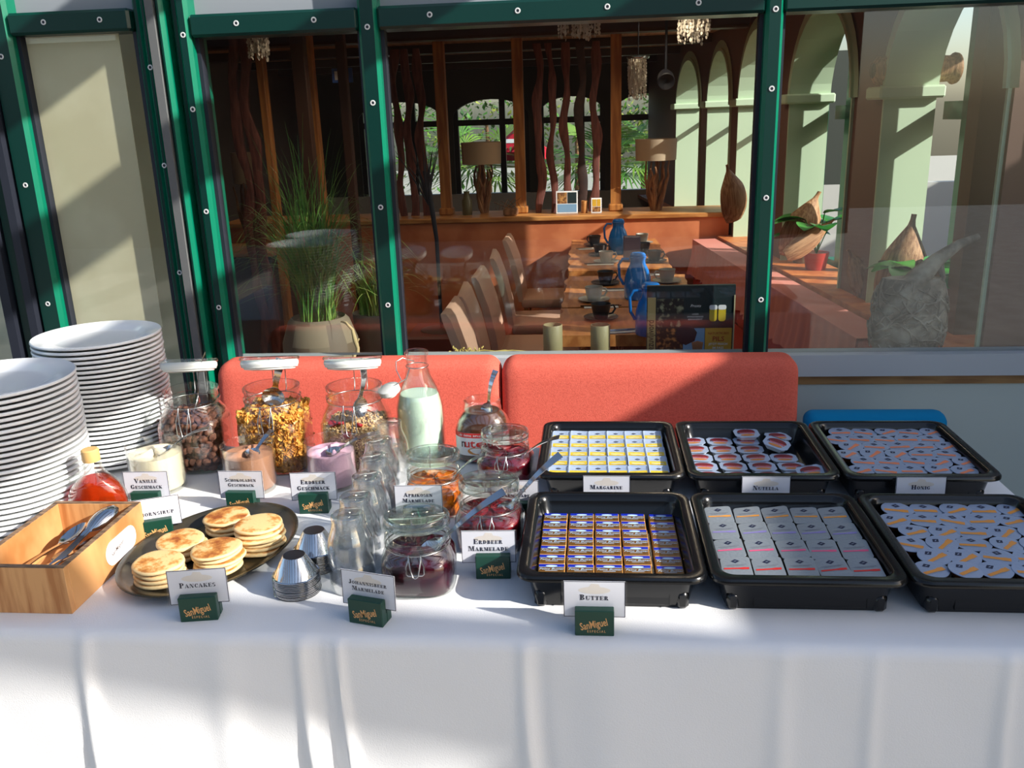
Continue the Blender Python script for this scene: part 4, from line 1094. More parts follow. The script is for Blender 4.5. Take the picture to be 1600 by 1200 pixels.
# ================================================================ PANCAKES ON THE DARK OVAL PLATE
PM = Matrix.Translation((-.752, 1.510, TZ0)) @ Matrix.Rotation(radians(-15), 4, 'Z')
b = MB(); b.lathe([(.0001, .006), (.70, .006), (.80, .008), (.93, .018), (.985, .0225), (1.0, .022), (1.0, .020), (.93, .0145), (.80, .004), (.70, .0005), (.0001, .0005)], 72, a=.150, b=.203)
o = b.build('oval_plate', M('dark_pewter_glaze', (52, 52, 50), .22, .35, noise=(14, (74, 66, 48), .35, .65)), None, 50); o.matrix_world = PM
tag(o, 'dark grey oval plate carrying stacks of pancakes', 'plate')
def pancake_mat():
    m = M('pancake', (224, 190, 128), .75, bump=(120, .4)); nt = m.node_tree; bs = nt.nodes['Principled BSDF']
    tc = nt.nodes.new('ShaderNodeTexCoord'); oi = nt.nodes.new('ShaderNodeObjectInfo')
    vm = nt.nodes.new('ShaderNodeVectorMath'); vm.operation = 'ADD'
    sc_ = nt.nodes.new('ShaderNodeMath'); sc_.operation = 'MULTIPLY'; sc_.inputs[1].default_value = 7
    nt.links.new(oi.outputs['Random'], sc_.inputs[0]); nt.links.new(tc.outputs['Object'], vm.inputs[0]); nt.links.new(sc_.outputs[0], vm.inputs[1])
    n = nt.nodes.new('ShaderNodeTexNoise'); n.inputs['Scale'].default_value = 26; n.inputs['Detail'].default_value = 5; n.inputs['Roughness'].default_value = .62
    nt.links.new(vm.outputs[0], n.inputs['Vector'])
    cr = nt.nodes.new('ShaderNodeValToRGB'); e = cr.color_ramp.elements
    e[0].position = .46; e[0].color = lin((228, 196, 134)); e[1].position = .66; e[1].color = lin((150, 76, 26))
    q = cr.color_ramp.elements.new(.54); q.color = lin((206, 140, 66))
    nt.links.new(n.outputs['Fac'], cr.inputs[0])
    nm = nt.nodes.new('ShaderNodeNewGeometry'); sx_ = nt.nodes.new('ShaderNodeSeparateXYZ'); nt.links.new(tc.outputs['Normal'], sx_.inputs[0])
    ab = nt.nodes.new('ShaderNodeMath'); ab.operation = 'ABSOLUTE'; nt.links.new(sx_.outputs[2], ab.inputs[0])
    mr_ = nt.nodes.new('ShaderNodeMapRange'); mr_.inputs[1].default_value = .75; mr_.inputs[2].default_value = .97; nt.links.new(ab.outputs[0], mr_.inputs[0])
    mx = nt.nodes.new('ShaderNodeMix'); mx.data_type = 'RGBA'; mx.inputs[6].default_value = lin((232, 204, 150))
    nt.links.new(mr_.outputs[0], mx.inputs[0]); nt.links.new(cr.outputs[0], mx.inputs[7]); nt.links.new(mx.outputs[2], bs.inputs['Base Color'])
    return m
pk = pancake_mat()
def pancake_mesh(seed, h):
    rr = random.Random(seed); n = 40; ph = [rr.uniform(0, 6) for _ in range(4)]
    rad = lambda a: .047 * (1 + .03 * sin(2 * a + ph[0]) + .02 * sin(3 * a + ph[1]) + .012 * sin(5 * a + ph[2]))
    prof = [(.0, 0), (.85, 0), (.96, h * .18), (1.0, h * .45), (.985, h * .75), (.94, h * .93), (.86, h), (.5, h + .0006), (.03, h + .001)]
    b = MB(); b.rings([[(max(q, .02) * rad(2 * pi * i / n) * cos(2 * pi * i / n), max(q, .02) * rad(2 * pi * i / n) * sin(2 * pi * i / n), z) for i in range(n)] for q, z in prof])
    return b.mesh('pancake', pk, 70)
PC = [pancake_mesh(i, .0094) for i in range(4)]
for (x, y, n, h, lab) in ((-.800, 1.398, 4, .0102, 'front left'), (-.806, 1.496, 3, .0112, 'left rear'), (-.713, 1.447, 5, .0086, 'middle front'), (-.657, 1.525, 6, .0092, 'right'), (-.762, 1.612, 3, .0098, 'rearmost')):
    z = TZ0 + .0075
    for i in range(n):
        o = link('pancake', PC[(i * 3 + n) % 4], None, (x + R.uniform(-.004, .004), y + R.uniform(-.004, .004), z)); z += h
        o.rotation_euler = (R.uniform(-.03, .03), R.uniform(-.03, .03), R.uniform(0, 6)); o.scale = (1, 1, h / .0098)
        k = n - i
        tag(o, f'golden brown pancake, {"topmost" if k == 1 else ORD[k] + " from the top"} in the {lab} stack', 'pancake', 'pancakes on the dark plate')

# ================================================================ STEEL DIP CUPS AND TUMBLERS
def cup_mesh():
    b = MB(); b.lathe([(.0001, .038), (.0195, .038), (.0205, .037), (.0395, .002), (.0425, .0012), (.0425, 0), (.0385, 0), (.0375, .002), (.0190, .0362), (.0001, .0362)], 40); return b.mesh('dip_cup', steel, 35)
CUP = cup_mesh()
for x, y, n, lab in ((-.536, 1.378, 12, 'front'), (-.527, 1.470, 13, 'rear')):
    for i in range(n):
        o = link('dip_cup', CUP, None, (x + R.uniform(-.0006, .0006), y + R.uniform(-.0006, .0006), TZ0 + .0003 + i * .0031)); k = n - i
        tag(o, f'small upturned steel dip cup, {"topmost" if k == 1 else ORD[k] + " from the top"} in the {lab} stack', 'cup', 'steel dip cups beside the pancakes')
def tumbler_mesh():
    b = MB()
    b.lathe([(.0001, .092), (.024, .092), (.0295, .0905), (.0305, .087), (.0298, .078), (.0318, .066), (.038, .050), (.0415, .036), (.0425, .018), (.0425, .001), (.0418, 0), (.0405, .001), (.0403, .018), (.0393, .036), (.0358, .050), (.0295, .066), (.0275, .076), (.0268, .081), (.02, .0835), (.0001, .0835)], 48)
    return b.mesh('tumbler', tumbler_glass, 45)
TUM = tumbler_mesh()
TP = ((-.437, 1.400), (-.443, 1.478), (-.445, 1.575), (-.456, 1.680), (-.470, 1.780), (-.474, 1.898))
for i, (x, y) in enumerate(TP):
    for k in range(2):
        h = .052
        o = link('tumbler', TUM, None, (x, y, TZ0 + .0003 + k * h))
        pos = ['nearest to the table front', 'second from the table front', 'third from the table front', 'fourth from the table front', 'fifth from the table front', 'farthest back beside the milk bottle'][i]
        tag(o, f'clear upturned tumbler, {"upper" if k else "lower"} glass of the pair {pos}', 'glass', 'upturned tumblers in the middle of the buffet')

# ================================================================ BENCH AND BLUE SEAT
def cushion(x0, x1, z0, z1, y0, y1, r, bulge=.010, lean=.0):
    """upholstered back: rounded outline, soft bulging front"""
    b = MB(); rs = []
    def ring(ins, y, rr_):
        return [(x, y + (z - z1) * lean, z) for x, z, _ in rrect(x0 + ins, x1 - ins, z0 + ins, z1 - ins, max(rr_ - ins * .5, .006), 0, 8)]
    rs.append(ring(.03, y0, r))
    rs = [ring(.06, y0, r), ring(.028, y0 + .002, r), ring(.012, y0 + .008, r), ring(.003, y0 + .02, r), ring(0, y0 + .036, r), ring(0, y1 - .03, r), ring(.004, y1 - .012, r), ring(.016, y1, r)]
    rs = [[(p[0], p[1], p[2]) for p in q] for q in rs]
    b.rings(rs[::-1]); return b
t = thing('upholstered_bench', 'coral red upholstered bench with two back cushions along the window', 'bench', (-.28, 2.5, 0))
t.location = (0, 0, 0)
for x0, x1 in ((-1.195, -.284), (-.281, .622)):
    cushion(x0, x1, .46, .845, 2.585, 2.70, .045, lean=.14).build('back_cushion', coral, t, 50)
MB().box(-1.19, .62, 2.14, 2.64, .36, .47, bev=.03, seg=3).build('seat_cushion', coral, t, 50)
MB().box(-1.17, .60, 2.18, 2.66, .08, .36).build('seat_base', M('dark_bench_base', (40, 34, 30), .6), t, 0)
for x in (-1.1, .52):
    for y in (2.22, 2.6): MB().box(x - .03, x + .03, y - .03, y + .03, 0, .08).build('leg', beam_m, t, 0)
t = thing('blue_armchair', 'blue upholstered seat back just right of the coral bench', 'chair', (0, 0, 0))
cushion(.634, 1.045, .30, .690, 2.52, 2.60, .030, lean=.10).build('backrest', blue_fab, t, 50)
MB().box(.64, 1.04, 2.14, 2.50, .34, .44, bev=.03, seg=3).build('seat', blue_fab, t, 50)
for x in (.68, 1.0):
    for y in (2.2, 2.5): MB().box(x - .02, x + .02, y - .02, y + .02, 0, .34).build('leg', beam_m, t, 0)
# ================================================================ INSIDE THE ROOM
counter_wood = M('honey_wood', (196, 138, 78), .45, noise=(6, (164, 104, 52), .4, .6), stretch=(1, 6, 6))
post_wood = M('larch_post', (186, 124, 62), .5, noise=(7, (150, 92, 42), .4, .6), stretch=(5, 5, .5))
terracotta = M('terracotta_panel', (208, 126, 82), .6, noise=(5, (188, 104, 64), .4, .6))
bark = M('reddish_wavy_board', (118, 66, 56), .7, noise=(20, (88, 46, 40), .4, .6), stretch=(3, 3, .4), bump=(90, .6))
dark_bark = M('dark_bark_board', (44, 30, 28), .7, noise=(20, (64, 40, 34), .4, .6), bump=(90, .6))
# --- low partition with counter top, posts and wavy boards
PYY = 6.10
t = thing('partition', 'low terracotta partition with wooden counter top behind the dining tables', 'partition', (0, PYY, 0))
MB().box(-2.6, .93, 0, .16, 0, .875).build('terracotta_front', terracotta, t, 0)
MB().box(-2.62, .95, -.02, .46, .876, .91, bev=.006).build('counter_top', counter_wood, t, 30)
MB().box(-2.6, .93, .16, .40, 0, .874).build('cabinet_body', dark_wall, t, 0)
for i, u in enumerate((697, 814, 962)):
    x = PY(u, 300, PYY + .25).x
    p = thing('wooden_post', ['square wooden post left of the wavy boards on the counter', 'square wooden post in the middle of the counter, between lamp and wavy boards', 'square wooden post with foot moulding beside the right counter lamp'][i], 'post', (x, PYY + .25, .9102))
    MB().box(-.036, .036, -.036, .036, 0, CEZ - .9102 - .002).build('shaft', post_wood, p, 0)
    MB().box(-.05, .05, -.05, .05, 0, .05, bev=.008).build('foot', post_wood, p, 0)
def wavy(u, v0, v1, y, wpx, mt, lab, seed, amp=.012):
    a, b_ = PY(u, v1, y), PY(u, v0, y)
    a.z = .9105 if v1 < 400 else .001; b_.z = CEZ - .062 if y < 5 else CEZ - .062; rr = random.Random(seed); H = b_.z - a.z; hw = wpx / 2 / F_PX * y
    ph = [rr.uniform(0, 6) for _ in range(4)]; n = 26; m = MB(); rs = []
    for i in range(n + 1):
        z = H * i / n
        c = amp * sin(z * 9 + ph[0]) + amp * .6 * sin(z * 17 + ph[1]); w_ = hw * (1 + .22 * sin(z * 13 + ph[2]) + .12 * sin(z * 27 + ph[3]))
        rs.append([(c - w_, -.009, z), (c - w_ * .7, -.013, z), (c + w_ * .7, -.013, z), (c + w_, -.009, z), (c + w_, .012, z), (c - w_, .012, z)])
    m.rings(rs); o = m.build('wavy_board', mt, None, 40, (a.x, y, a.z)); return tag(o, lab, 'board', 'wavy decorative boards in the dining room')
for i, (u, v0, v1, wpx, mt) in enumerate(((845, 64, 337, 12, bark), (865, 62, 337, 10, bark), (886, 62, 337, 11, bark), (909, 62, 337, 12, dark_bark), (931, 62, 337, 12, bark))):
    wavy(u, v0, v1, PYY + .22, wpx, mt, f'{"dark " if mt is dark_bark else ""}reddish brown wavy board, {ORD[i+1]} from the left between the middle and right posts', 20 + i)
for i, (u, v0, v1, wpx) in enumerate(((631, 60, 345, 11), (648, 60, 345, 12), (666, 60, 345, 12))):
    wavy(u, v0, 339, PYY + .22, wpx, bark, f'wavy red brown board, {ORD[i+1]} to the right of the middle green window post', 30 + i)
for i, (u, v0, v1, wpx) in enumerate(((440, 60, 470, 14), (456, 60, 470, 15))):
    wavy(u, v0, 760, 4.6, wpx, bark, f'wavy red brown board behind the tall grass plant, {"left" if i == 0 else "right"} of two', 40 + i, .016)
for i, (u, y, w_, lab) in enumerate(((424, 4.65, .038, 'narrow ochre wooden post left of the tall grass plant'), (483, 4.7, .07, 'dark brown wooden post behind the tall grass plant'), (547, 5.2, .05, 'brown wooden post just left of the middle green window post'), (500, 5.0, .03, 'slim brown wooden post above the grass plant'))):
    x = PY(u, 250, y).x
    o = MB().box(x - w_ / 2, x + w_ / 2, y - .03, y + .03, 0, CEZ - .002, bev=.004).build('wooden_post', post_wood if i in (0, 3) else M('dark_post_wood%d' % i, (70, 42, 30), .5), None, 20); tag(o, lab, 'post')
# --- counter lamps
shade_m = M('linen_lampshade', (176, 156, 130), .8, bump=(300, .3))
drift = M('driftwood', (150, 108, 72), .75, noise=(18, (104, 66, 42), .4, .6), stretch=(2, 2, .5), bump=(60, .8))
def drift_root(b, base, H, n, rr, spread=.05, r0=.012):
    for k in range(n):
        a = rr.uniform(0, 6.3); p = Vector(base) + Vector((rr.uniform(-.02, .02), rr.uniform(-.02, .02), 0)); pts = [tuple(p)]
        for q in range(6):
            p = p + Vector((spread * .3 * cos(a + q * rr.uniform(-.6, .6)), spread * .3 * sin(a), H / 6 * rr.uniform(.7, 1.2))); pts.append(tuple(p))
        b.tube(pts, [r0 * (1.3 - .16 * q) * rr.uniform(.8, 1.2) for q in range(7)], 7)
def lamp(u, v0, v1, wpx, y, zb, lab, seed, H=None):
    c = PY(u, (v0 + v1) / 2, y); zt, zbm = PY(u, v0, y).z, PY(u, v1, y).z; r = wpx / 2 / F_PX * y
    t = thing('table_lamp', lab, 'lamp', (c.x, y, zb))
    b = MB(); b.lathe([(r * .97, zbm - zb), (r, zt - zb), (r - .004, zt - zb), (r * .97 - .004, zbm - zb), (r * .97, zbm - zb)], 40); b.build('lamp_shade', shade_m, t, 40)
    rr = random.Random(seed); b = MB(); drift_root(b, (0, 0, 0), zbm - zb, 9, rr, .06, .016); b.tube([(0, 0, 0), (.01, 0, (zt - zb) * .5), (0, 0, zt - zb - .02)], .012, 8); b.build('driftwood_foot', drift, t, 50)
    for s_ in (0, 2.1, 4.2): pass
    b = MB(); b.tube([(-r + .004, 0, zt - zb - .015), (r - .004, 0, zt - zb - .015)], .003, 6); b.tube([(0, -r + .004, zt - zb - .015), (0, r - .004, zt - zb - .015)], .003, 6); b.build('shade_ring', steel, t, 40)
lamp(752, 222, 256, 61, PYY + .30, .9102, 'table lamp with beige drum shade on driftwood foot left of the middle post', 1)
lamp(1025, 217, 250, 62, PYY + .22, .9102, 'table lamp with beige drum shade on pale driftwood by the right post', 2)
# third lamp, on a dark side cabinet at the left
t = thing('side_cabinet', 'dark brown side cabinet at the left behind the grass plant', 'cabinet', (PY(384, 400, 5.4).x, 5.4, 0))
MB().box(-.24, .24, -.2, .2, 0, .80, bev=.01).build('body', M('dark_cabinet', (52, 34, 28), .5), t, 30)
MB().box(-.26, .26, -.22, .22, .801, .83, bev=.005).build('top', counter_wood, t, 30)
lamp(384, 238, 286, 42, 5.4, .8302, 'small table lamp with dark beige shade on the side cabinet at the left', 3)
# --- things on the counter
def booklet(u, v, y, w_, h, mts, lab, name='table_display'):
    p = PY(u, v, y); t = thing(name, lab, 'display', (p.x, y, .9105), 0, None, (-.12, 0, 0))
    MB().box(-w_ / 2, w_ / 2, 0, .006, 0, h).build('card_sheet', mts[0], t, 0)
    b = MB()
    b.box(-w_ / 2 + .008, w_ / 2 - .008, -.0012, 0, .01, h * .42, 0); b.box(-w_ / 2 + .008, 0, -.0012, 0, h * .45, h - .01, 1); b.box(.004, w_ / 2 - .008, -.0012, 0, h * .45, h - .01, 2)
    b.build('printed_picture', mts[1:], t, 0)
    MB().box(-w_ / 2, w_ / 2, 0, .05, 0, .004).build('foot', mts[0], t, 0)
p_dark, p_blue, p_yel = M('dark_teal_print', (22, 40, 44), .5), M('sky_blue_print', (120, 160, 196), .5), M('golden_print', (212, 168, 52), .5)
p_brown = M('brown_photo_print', (110, 70, 44), .5, noise=(40, (190, 140, 80), .45, .6))
booklet(886, 330, PYY + .12, .15, .155, (paper, p_blue, p_brown, p_dark), 'small printed drinks card standing on the counter before the wavy boards')
booklet(932, 330, PYY + .10, .072, .105, (paper, p_brown, p_yel, p_yel), 'small white framed picture standing on the counter right of the drinks card', 'picture_stand')
p = PY(730, 325, PYY + .2); b = MB(); b.lathe([(.0001, 0), (.034, 0), (.036, .01), (.036, .10), (.022, .125), (.02, .15), (.022, .165), (.0001, .165)], 20)
o = b.build('olive_canister', M('olive_ceramic', (96, 92, 62), .3), None, 40, (p.x, PYY + .2, .9103)); tag(o, 'olive green bottle standing on the counter under the left lamp', 'bottle')
p = PY(798, 325, PYY + .1); b = MB(); b.box(-.05, .05, -.05, .05, 0, .05, bev=.01)
for k in range(5): b.tube([(-.1 + .02 * k, 0, .04), (-.12 + .05 * k, .02, .09 + .01 * k), (-.02 + .03 * k, .01, .05)], .003, 5)
o = b.build('wire_basket', drift, None, 40, (p.x, PYY + .1, .9103)); tag(o, 'small dark wicker basket on the counter beside the left lamp', 'basket')
p = PY(913, 330, PYY + .14); b = MB(); b.lathe([(.0001, 0), (.022, 0), (.022, .085), (.018, .085), (.018, .004), (.0001, .004)], 18)
o = b.build('wooden_tumbler', counter_wood, None, 40, (p.x, PYY + .14, .9103)); tag(o, 'small wooden pencil pot between drinks card and framed picture', 'pot')

# --- dining tables
live_edge = M('live_edge_oak', (198, 132, 74), .35, noise=(5, (164, 100, 52), .4, .6), stretch=(6, 1, 4))
def dtable(y0, y1, lab, x0=-.13, x1=.48, seed=0):
    t = thing('dining_table', lab, 'table', (x0, y0, 0), 0, 'long wooden tables inside'); W_, L_ = x1 - x0, y1 - y0; rr = random.Random(seed)
    n = 12; e = [rr.uniform(-.010, .010) for _ in range(2 * n + 2)]
    poly = [(e[i], L_ * (1 - i / n)) for i in range(n + 1)] + [(W_ + e[n + 1 + i], L_ * i / n) for i in range(n + 1)]
    b = MB(); b.prism(poly, .705, .75); b.build('table_top', live_edge, t, 20)
    for yy in (.15, L_ - .15):
        MB().box(W_ / 2 - .05, W_ / 2 + .05, yy - .05, yy + .05, .02, .7045).build('leg', frame_dark, t, 0)
        MB().box(.1, W_ - .1, yy - .06, yy + .06, 0, .02).build('foot', frame_dark, t, 0)
dtable(3.30, 3.80, 'live-edge wooden dining table nearest the window', seed=1)
dtable(3.83, 4.62, 'live-edge wooden dining table in the middle of the row', seed=2)
dtable(4.78, 6.04, 'live-edge wooden dining table farthest back by the partition', seed=3, x1=.44)
black_ware = M('black_stoneware', (44, 42, 42), .3); grey_ware = M('grey_stoneware', (170, 166, 156), .35)
def cup_proto():
    b = MB(); b.lathe([(.0001, .002), (.022, .002), (.024, 0), (.028, 0), (.034, .02), (.040, .052), (.042, .062), (.0395, .062), (.037, .052), (.031, .02), (.0001, .006)], 22)
    h = MB(); h.tube([(.038, 0, .05), (.055, 0, .052), (.062, 0, .036), (.05, 0, .018), (.034, 0, .016)], .0045, 6)
    s_ = MB(); s_.lathe([(.0001, .003), (.035, .003), (.045, .006), (.072, .012), (.072, .0095), (.045, .003), (.035, 0), (.0001, 0)], 26)
    return b, h, s_
cb, ch_, cs = cup_proto()
CUPM = {k: (cb.mesh('cup_body', mt, 40), ch_.mesh('handle', mt, 60), cs.mesh('saucer', mt, 40)) for k, mt in (('black', black_ware), ('pale', grey_ware))}
def setplace(u, v, k, rz, lab, y=None):
    p = TZ(u, v, .762)
    o = link('saucer', CUPM[k][2], None, (p.x, p.y, .7503)); tag(o, f'{k} saucer under the {lab}', 'saucer', 'saucers on the dining tables')
    t = thing('coffee_cup', f'{k} coffee cup, {lab}', 'cup', (p.x, p.y, .7536), rz, 'coffee cups on the dining tables')
    link('cup_body', CUPM[k][0], t); link('handle', CUPM[k][1], t)
for a in ((929, 381, 'black', 2.5, 'cup at the far left end of the last table'), (938, 396, 'black', .3, 'second cup from the far left end, last table'), (947, 407, 'pale', .2, 'cup at the near left corner of the last table'), (1003, 378, 'pale', 1, 'cup at the far right end of the last table'), (1005, 393, 'black', 1, 'cup on the right half of the last table'), (1022, 406, 'black', .2, 'cup at the near right corner of the last table'), (946, 440, 'black', .2, 'cup at the far left corner of the middle table'), (1042, 437, 'pale', 3.1, 'cup at the far right corner of the middle table'), (928, 466, 'pale', .3, 'cup at the left side of the middle table'), (939, 494, 'black', .3, 'cup on the nearest table by the glass')): setplace(*a)
nap = M('white_napkin', (228, 226, 220), .8)
for i, (u, v, rz, lab) in enumerate(((922, 388, .1, 'far left place of the last table'), (938, 412, .0, 'near left place of the last table'), (950, 452, .0, 'far left place of the middle table'), (939, 478, .05, 'near left place of the middle table'), (1030, 428, .1, 'far right place of the middle table'), (975, 516, .2, 'nearest table by the glass'))):
    p = TZ(u, v, .755); t = thing('napkin', f'folded white napkin with cutlery at the {lab}', 'napkin', (p.x, p.y, .7503), rz, 'napkins on the dining tables')
    MB().box(-.075, .075, -.03, .03, 0, .004, bev=.001).build('cloth', nap, t, 0)
    b = MB(); b.tube([(-.09, -.008, .006), (.09, -.004, .006)], .0022, 5); b.tube([(-.09, .010, .006), (.08, .012, .006)], .0022, 5); b.build('cutlery', steel, t, 60)
jug_blue = M('bright_blue_jug', (22, 116, 200), .25, coat=.3)
def jug(u, v, s_, rz, lab):
    p = TZ(u, v, .75); t = thing('thermos_jug', lab, 'jug', (p.x, p.y, .7503), rz, 'blue thermos jugs on the dining tables', scale=s_)
    b = MB(); b.lathe([(.0001, 0), (.058, 0), (.062, .006), (.063, .07), (.060, .10), (.050, .135), (.037, .16), (.034, .178), (.040, .196), (.038, .198), (.0001, .196)], 32); b.build('body', jug_blue, t, 40)
    b = MB(); b.tube([(-.040, 0, .185), (-.070, 0, .186), (-.088, 0, .160), (-.084, 0, .10), (-.064, 0, .065)], .0065, 8); b.build('handle', jug_blue, t, 60)
    b = MB(); b.lathe([(.0001, .216), (.028, .214), (.036, .206), (.036, .1985), (.0001, .1985)], 28); b.build('lid', jug_blue, t, 40)
jug(966, 396, .97, 0, 'blue thermos jug on the farthest dining table')
jug(996, 466, .98, 0, 'blue thermos jug in the middle of the table row')
jug(1016, 522, .93, .2, 'blue thermos jug nearest to the glass, partly behind the poster stand')
p = TZ(987, 408, .75); o = MB().box(-.048, .048, -.025, .025, 0, .145, bev=.006).build('menu_box', M('lilac_grey_box', (92, 84, 104), .4), None, 20, (p.x, p.y, .7503)); tag(o, 'grey lilac menu holder box standing beside the farthest blue jug', 'box')
# --- chairs, seen from the side, facing the tables
leather = M('beige_leather', (186, 150, 128), .5, bump=(90, .2))
def chair_proto(label):
    t = thing('dining_chair', label, 'chair', (0, 0, 0), 0, 'beige leather chairs along the dining tables')
    b = MB(); b.box(-.20, .20, -.19, .19, .42, .48, bev=.02, seg=2); b.build('seat', leather, t, 40)
    b = MB(); rs = []
    for z, x, th in ((.46, -.20, .03), (.56, -.215, .035), (.70, -.245, .035), (.82, -.285, .032), (.845, -.296, .02)):
        rs.append([(x + th * c - .0, y_, z) for c, y_ in ((.5, -.18), (.65, -.09), (.7, 0), (.65, .09), (.5, .18), (-.5, .185), (-.45, 0), (-.5, -.185))])
    b.rings(rs); b.build('backrest', leather, t, 60)
    for sx in (-1, 1):
        for sy in (-1, 1):
            MB().tube([(sx * .17, sy * .16, .42), (sx * .20, sy * .175, 0)], [.016, .011], 8).build('leg', counter_wood, t, 60)
    return t
CHL = ('nearest to the glass', 'second from the glass', 'third from the glass', 'fourth from the glass', 'farthest back near the partition')
c0 = None
for i, y in enumerate((3.46, 3.82, 4.26, 4.86, 5.55)):
    lab = f'beige leather dining chair, {CHL[i]}, left of the tables'
    if c0 is None: c0 = chair_proto(lab); c0.location = (-.275, y, 0)
    else: dup(c0, (-.285 + .012 * i, y, 0), .06 * (i % 2), lab)
# --- floor lamp with black stem
p = PY(690, 510, 4.25); t = thing('floor_lamp', 'thin black standing lamp with round metal base left of the tables', 'lamp', (p.x, 4.25, 0))
zb = p.z
b = MB(); b.lathe([(.0001, .012), (.06, .010), (.105, .004), (.105, 0), (.0001, 0)], 30); b.build('base', brushed, t, 40)
MB().tube([(0, 0, .0), (.0, 0, .45), (-.02, 0, .66), (-.04, 0, .78)], [.008, .010, .014, .010], 10).build('stem', dark_rubber, t, 60)
b = MB(); rr = random.Random(9)
for k in range(16):
    a = rr.uniform(0, 6.3); q = rr.uniform(.05, .14); b.tube([(-.03, 0, .62), (-.04 + q * .4 * cos(a), q * .4 * sin(a), .74), (-.04 + q * cos(a), q * sin(a), .74 + rr.uniform(.04, .2))], [.005, .004, .001], 5)
b.build('black_twigs', dark_rubber, t, 60)
p = PY(687, 500, 4.25); o = MB().box(-.16, .16, -.16, .16, 0, p.z - .05, bev=.01).build('low_plinth', M('dark_red_plinth', (112, 58, 48), .5), None, 20, (PY(690, 510, 4.25).x, 4.25, 0)); tag(o, 'dark red low block under the standing lamp', 'plinth')
t.location.z = p.z - .0498
# --- window board items
SZ_ = .7453
can = M('olive_frosted_glass', (146, 140, 104), .5, bump=(200, .3))
for u, lab in ((864, 'left of two olive frosted cylinder vases on the window board'), (938, 'right of two olive frosted cylinder vases on the window board')):
    x = PY(u, 540, 3.02).x; zt = PY(u, 507, 3.02).z; b = MB(); h = zt - SZ_
    b.lathe([(.0001, 0), (.033, 0), (.0345, .003), (.0345, h - .002), (.033, h), (.031, h), (.031, .006), (.0001, .006)], 32)
    o = b.build('cylinder_vase', can, None, 40, (x, 3.02, SZ_)); tag(o, lab, 'vase', 'cylinder vases on the window board')
straw = M('dried_grass_stalks', (214, 194, 112), .8)
b = MB(); rr = random.Random(4)
for k in range(26):
    x0 = rr.uniform(-.12, .04); y0 = rr.uniform(-.02, .02); z0 = .004 + .012 * rr.random(); L = rr.uniform(.08, .17)
    b.tube([(x0, y0, z0), (x0 + L * .5, y0 + rr.uniform(-.01, .01), z0 + .006), (x0 + L, y0 + rr.uniform(-.02, .02), z0)], [.003, .0022, .001], 5)
for k in range(40):
    x0 = rr.uniform(-.12, .0); b.lathe([(.0005, -.008), (.003, 0), (.0005, .008)], 5, mat=at(x0, rr.uniform(-.02, .02), .012 + .02 * rr.random(), rx=rr.uniform(0, 3), ry=rr.uniform(0, 3)))
b.tube([(.08, 0, .006), (.22, .01, .003)], [.002, .0012], 5)
x = PY(755, 548, 3.02).x; o = b.build('dried_grass', straw, None, 60, (x, 3.02, SZ_)); tag(o, 'small bundle of dried grass lying on the window board', 'dried grass')
b = MB(); P0 = PY(558, 552, 3.04); x = P0.x
b.tube([(0, 0, 0), (.004, 0, .03), (-.004, 0, .06), (-.010, 0, .10), (-.032, 0, .125), (-.05, 0, .13)], [.008, .007, .009, .006, .005, .003], 7)
b.tube([(-.002, 0, .05), (.012, 0, .065)], [.007, .003], 6)
o = b.build('bleached_twig', M('bleached_wood', (214, 190, 140), .7), None, 60, (x, 3.04, SZ_)); tag(o, 'pale crooked twig standing at the right of the grass pot', 'twig')
# poster stand on the window board
a, c = PY(1010, 552, 3.0), PY(1150, 445, 3.0); w_, h = c.x - a.x, c.z - SZ_
t = thing('poster_stand', 'printed advertising stand with dark beer and food pictures behind the glass', 'poster', (a.x, 3.0, SZ_))
MB().box(0, w_, 0, .02, 0, h).build('board', p_dark, t, 0)
MB().box(.002, .030, -.002, 0, 0, h * .84).build('paper_strip', M('kraft_strip', (176, 156, 104), .6), t, 0)
b = MB(); add_text(b, 'Kezuvljivord', .034, FRONT @ at(.024, .008, .0032, rz=pi / 2), align='LEFT', bold=.01, sx=.72); b.build('strip_lettering', M('brown_black_ink', (40, 32, 22), .6), t, 0)
photo = M('food_photo_print', (40, 26, 18), .5, noise=(60, (190, 120, 66), .5, .66))
MB().box(.034, .125, -.0018, 0, .0, h * .40).build('lower_picture', photo, t, 0)
MB().box(.034, .125, -.0018, 0, h * .42, h * .82).build('upper_picture', M('salad_photo_print', (30, 28, 28), .5, noise=(50, (150, 150, 120), .52, .66)), t, 0)
MB().box(.126, w_ - .10, -.0018, 0, 0, h * .40).build('sky_picture', p_blue, t, 0)
b = MB(); b.lathe([(.0001, 0), (.014, 0), (.017, .03), (.020, .05), (.0001, .055)], 14, b=.1, mat=Matrix.Translation((.175, -.0024, 0))); b.build('hand_silhouette', M('skin_print', (150, 96, 60), .6), t, 40)
b = MB(); b.lathe([(.0001, -.035), (.03, -.02), (.038, .01), (.02, .035), (.0001, .04)], 14, b=.05, mat=Matrix.Translation((.135, -.0024, h * .30))); b.build('dark_silhouette', M('dark_figure_print', (40, 30, 40), .6), t, 40)
yb = MB().box(w_ - .098, w_ - .008, -.0018, 0, 0, h * .40).build('yellow_panel', M('amber_panel_print', (216, 164, 62), .5), t, 0)
b = MB()
for s_, z, sz in (('NATURTRÜBES', h * .40 - .022, .0105), ('PILS', h * .40 - .046, .024)): add_text(b, s_, sz, FRONT @ Matrix.Translation((w_ - .053, z, .0026)), bold=.02)
b.build('red_lettering', M('brick_red_print', (170, 50, 30), .6), yb, 0)
b = MB()
for s_, z, sz in (('JETZT FRISCH', h * .40 - .060, .0105), ('IM FASS', h * .40 - .074, .0115)): add_text(b, s_, sz, FRONT @ Matrix.Translation((w_ - .053, z, .0026)), bold=.02)
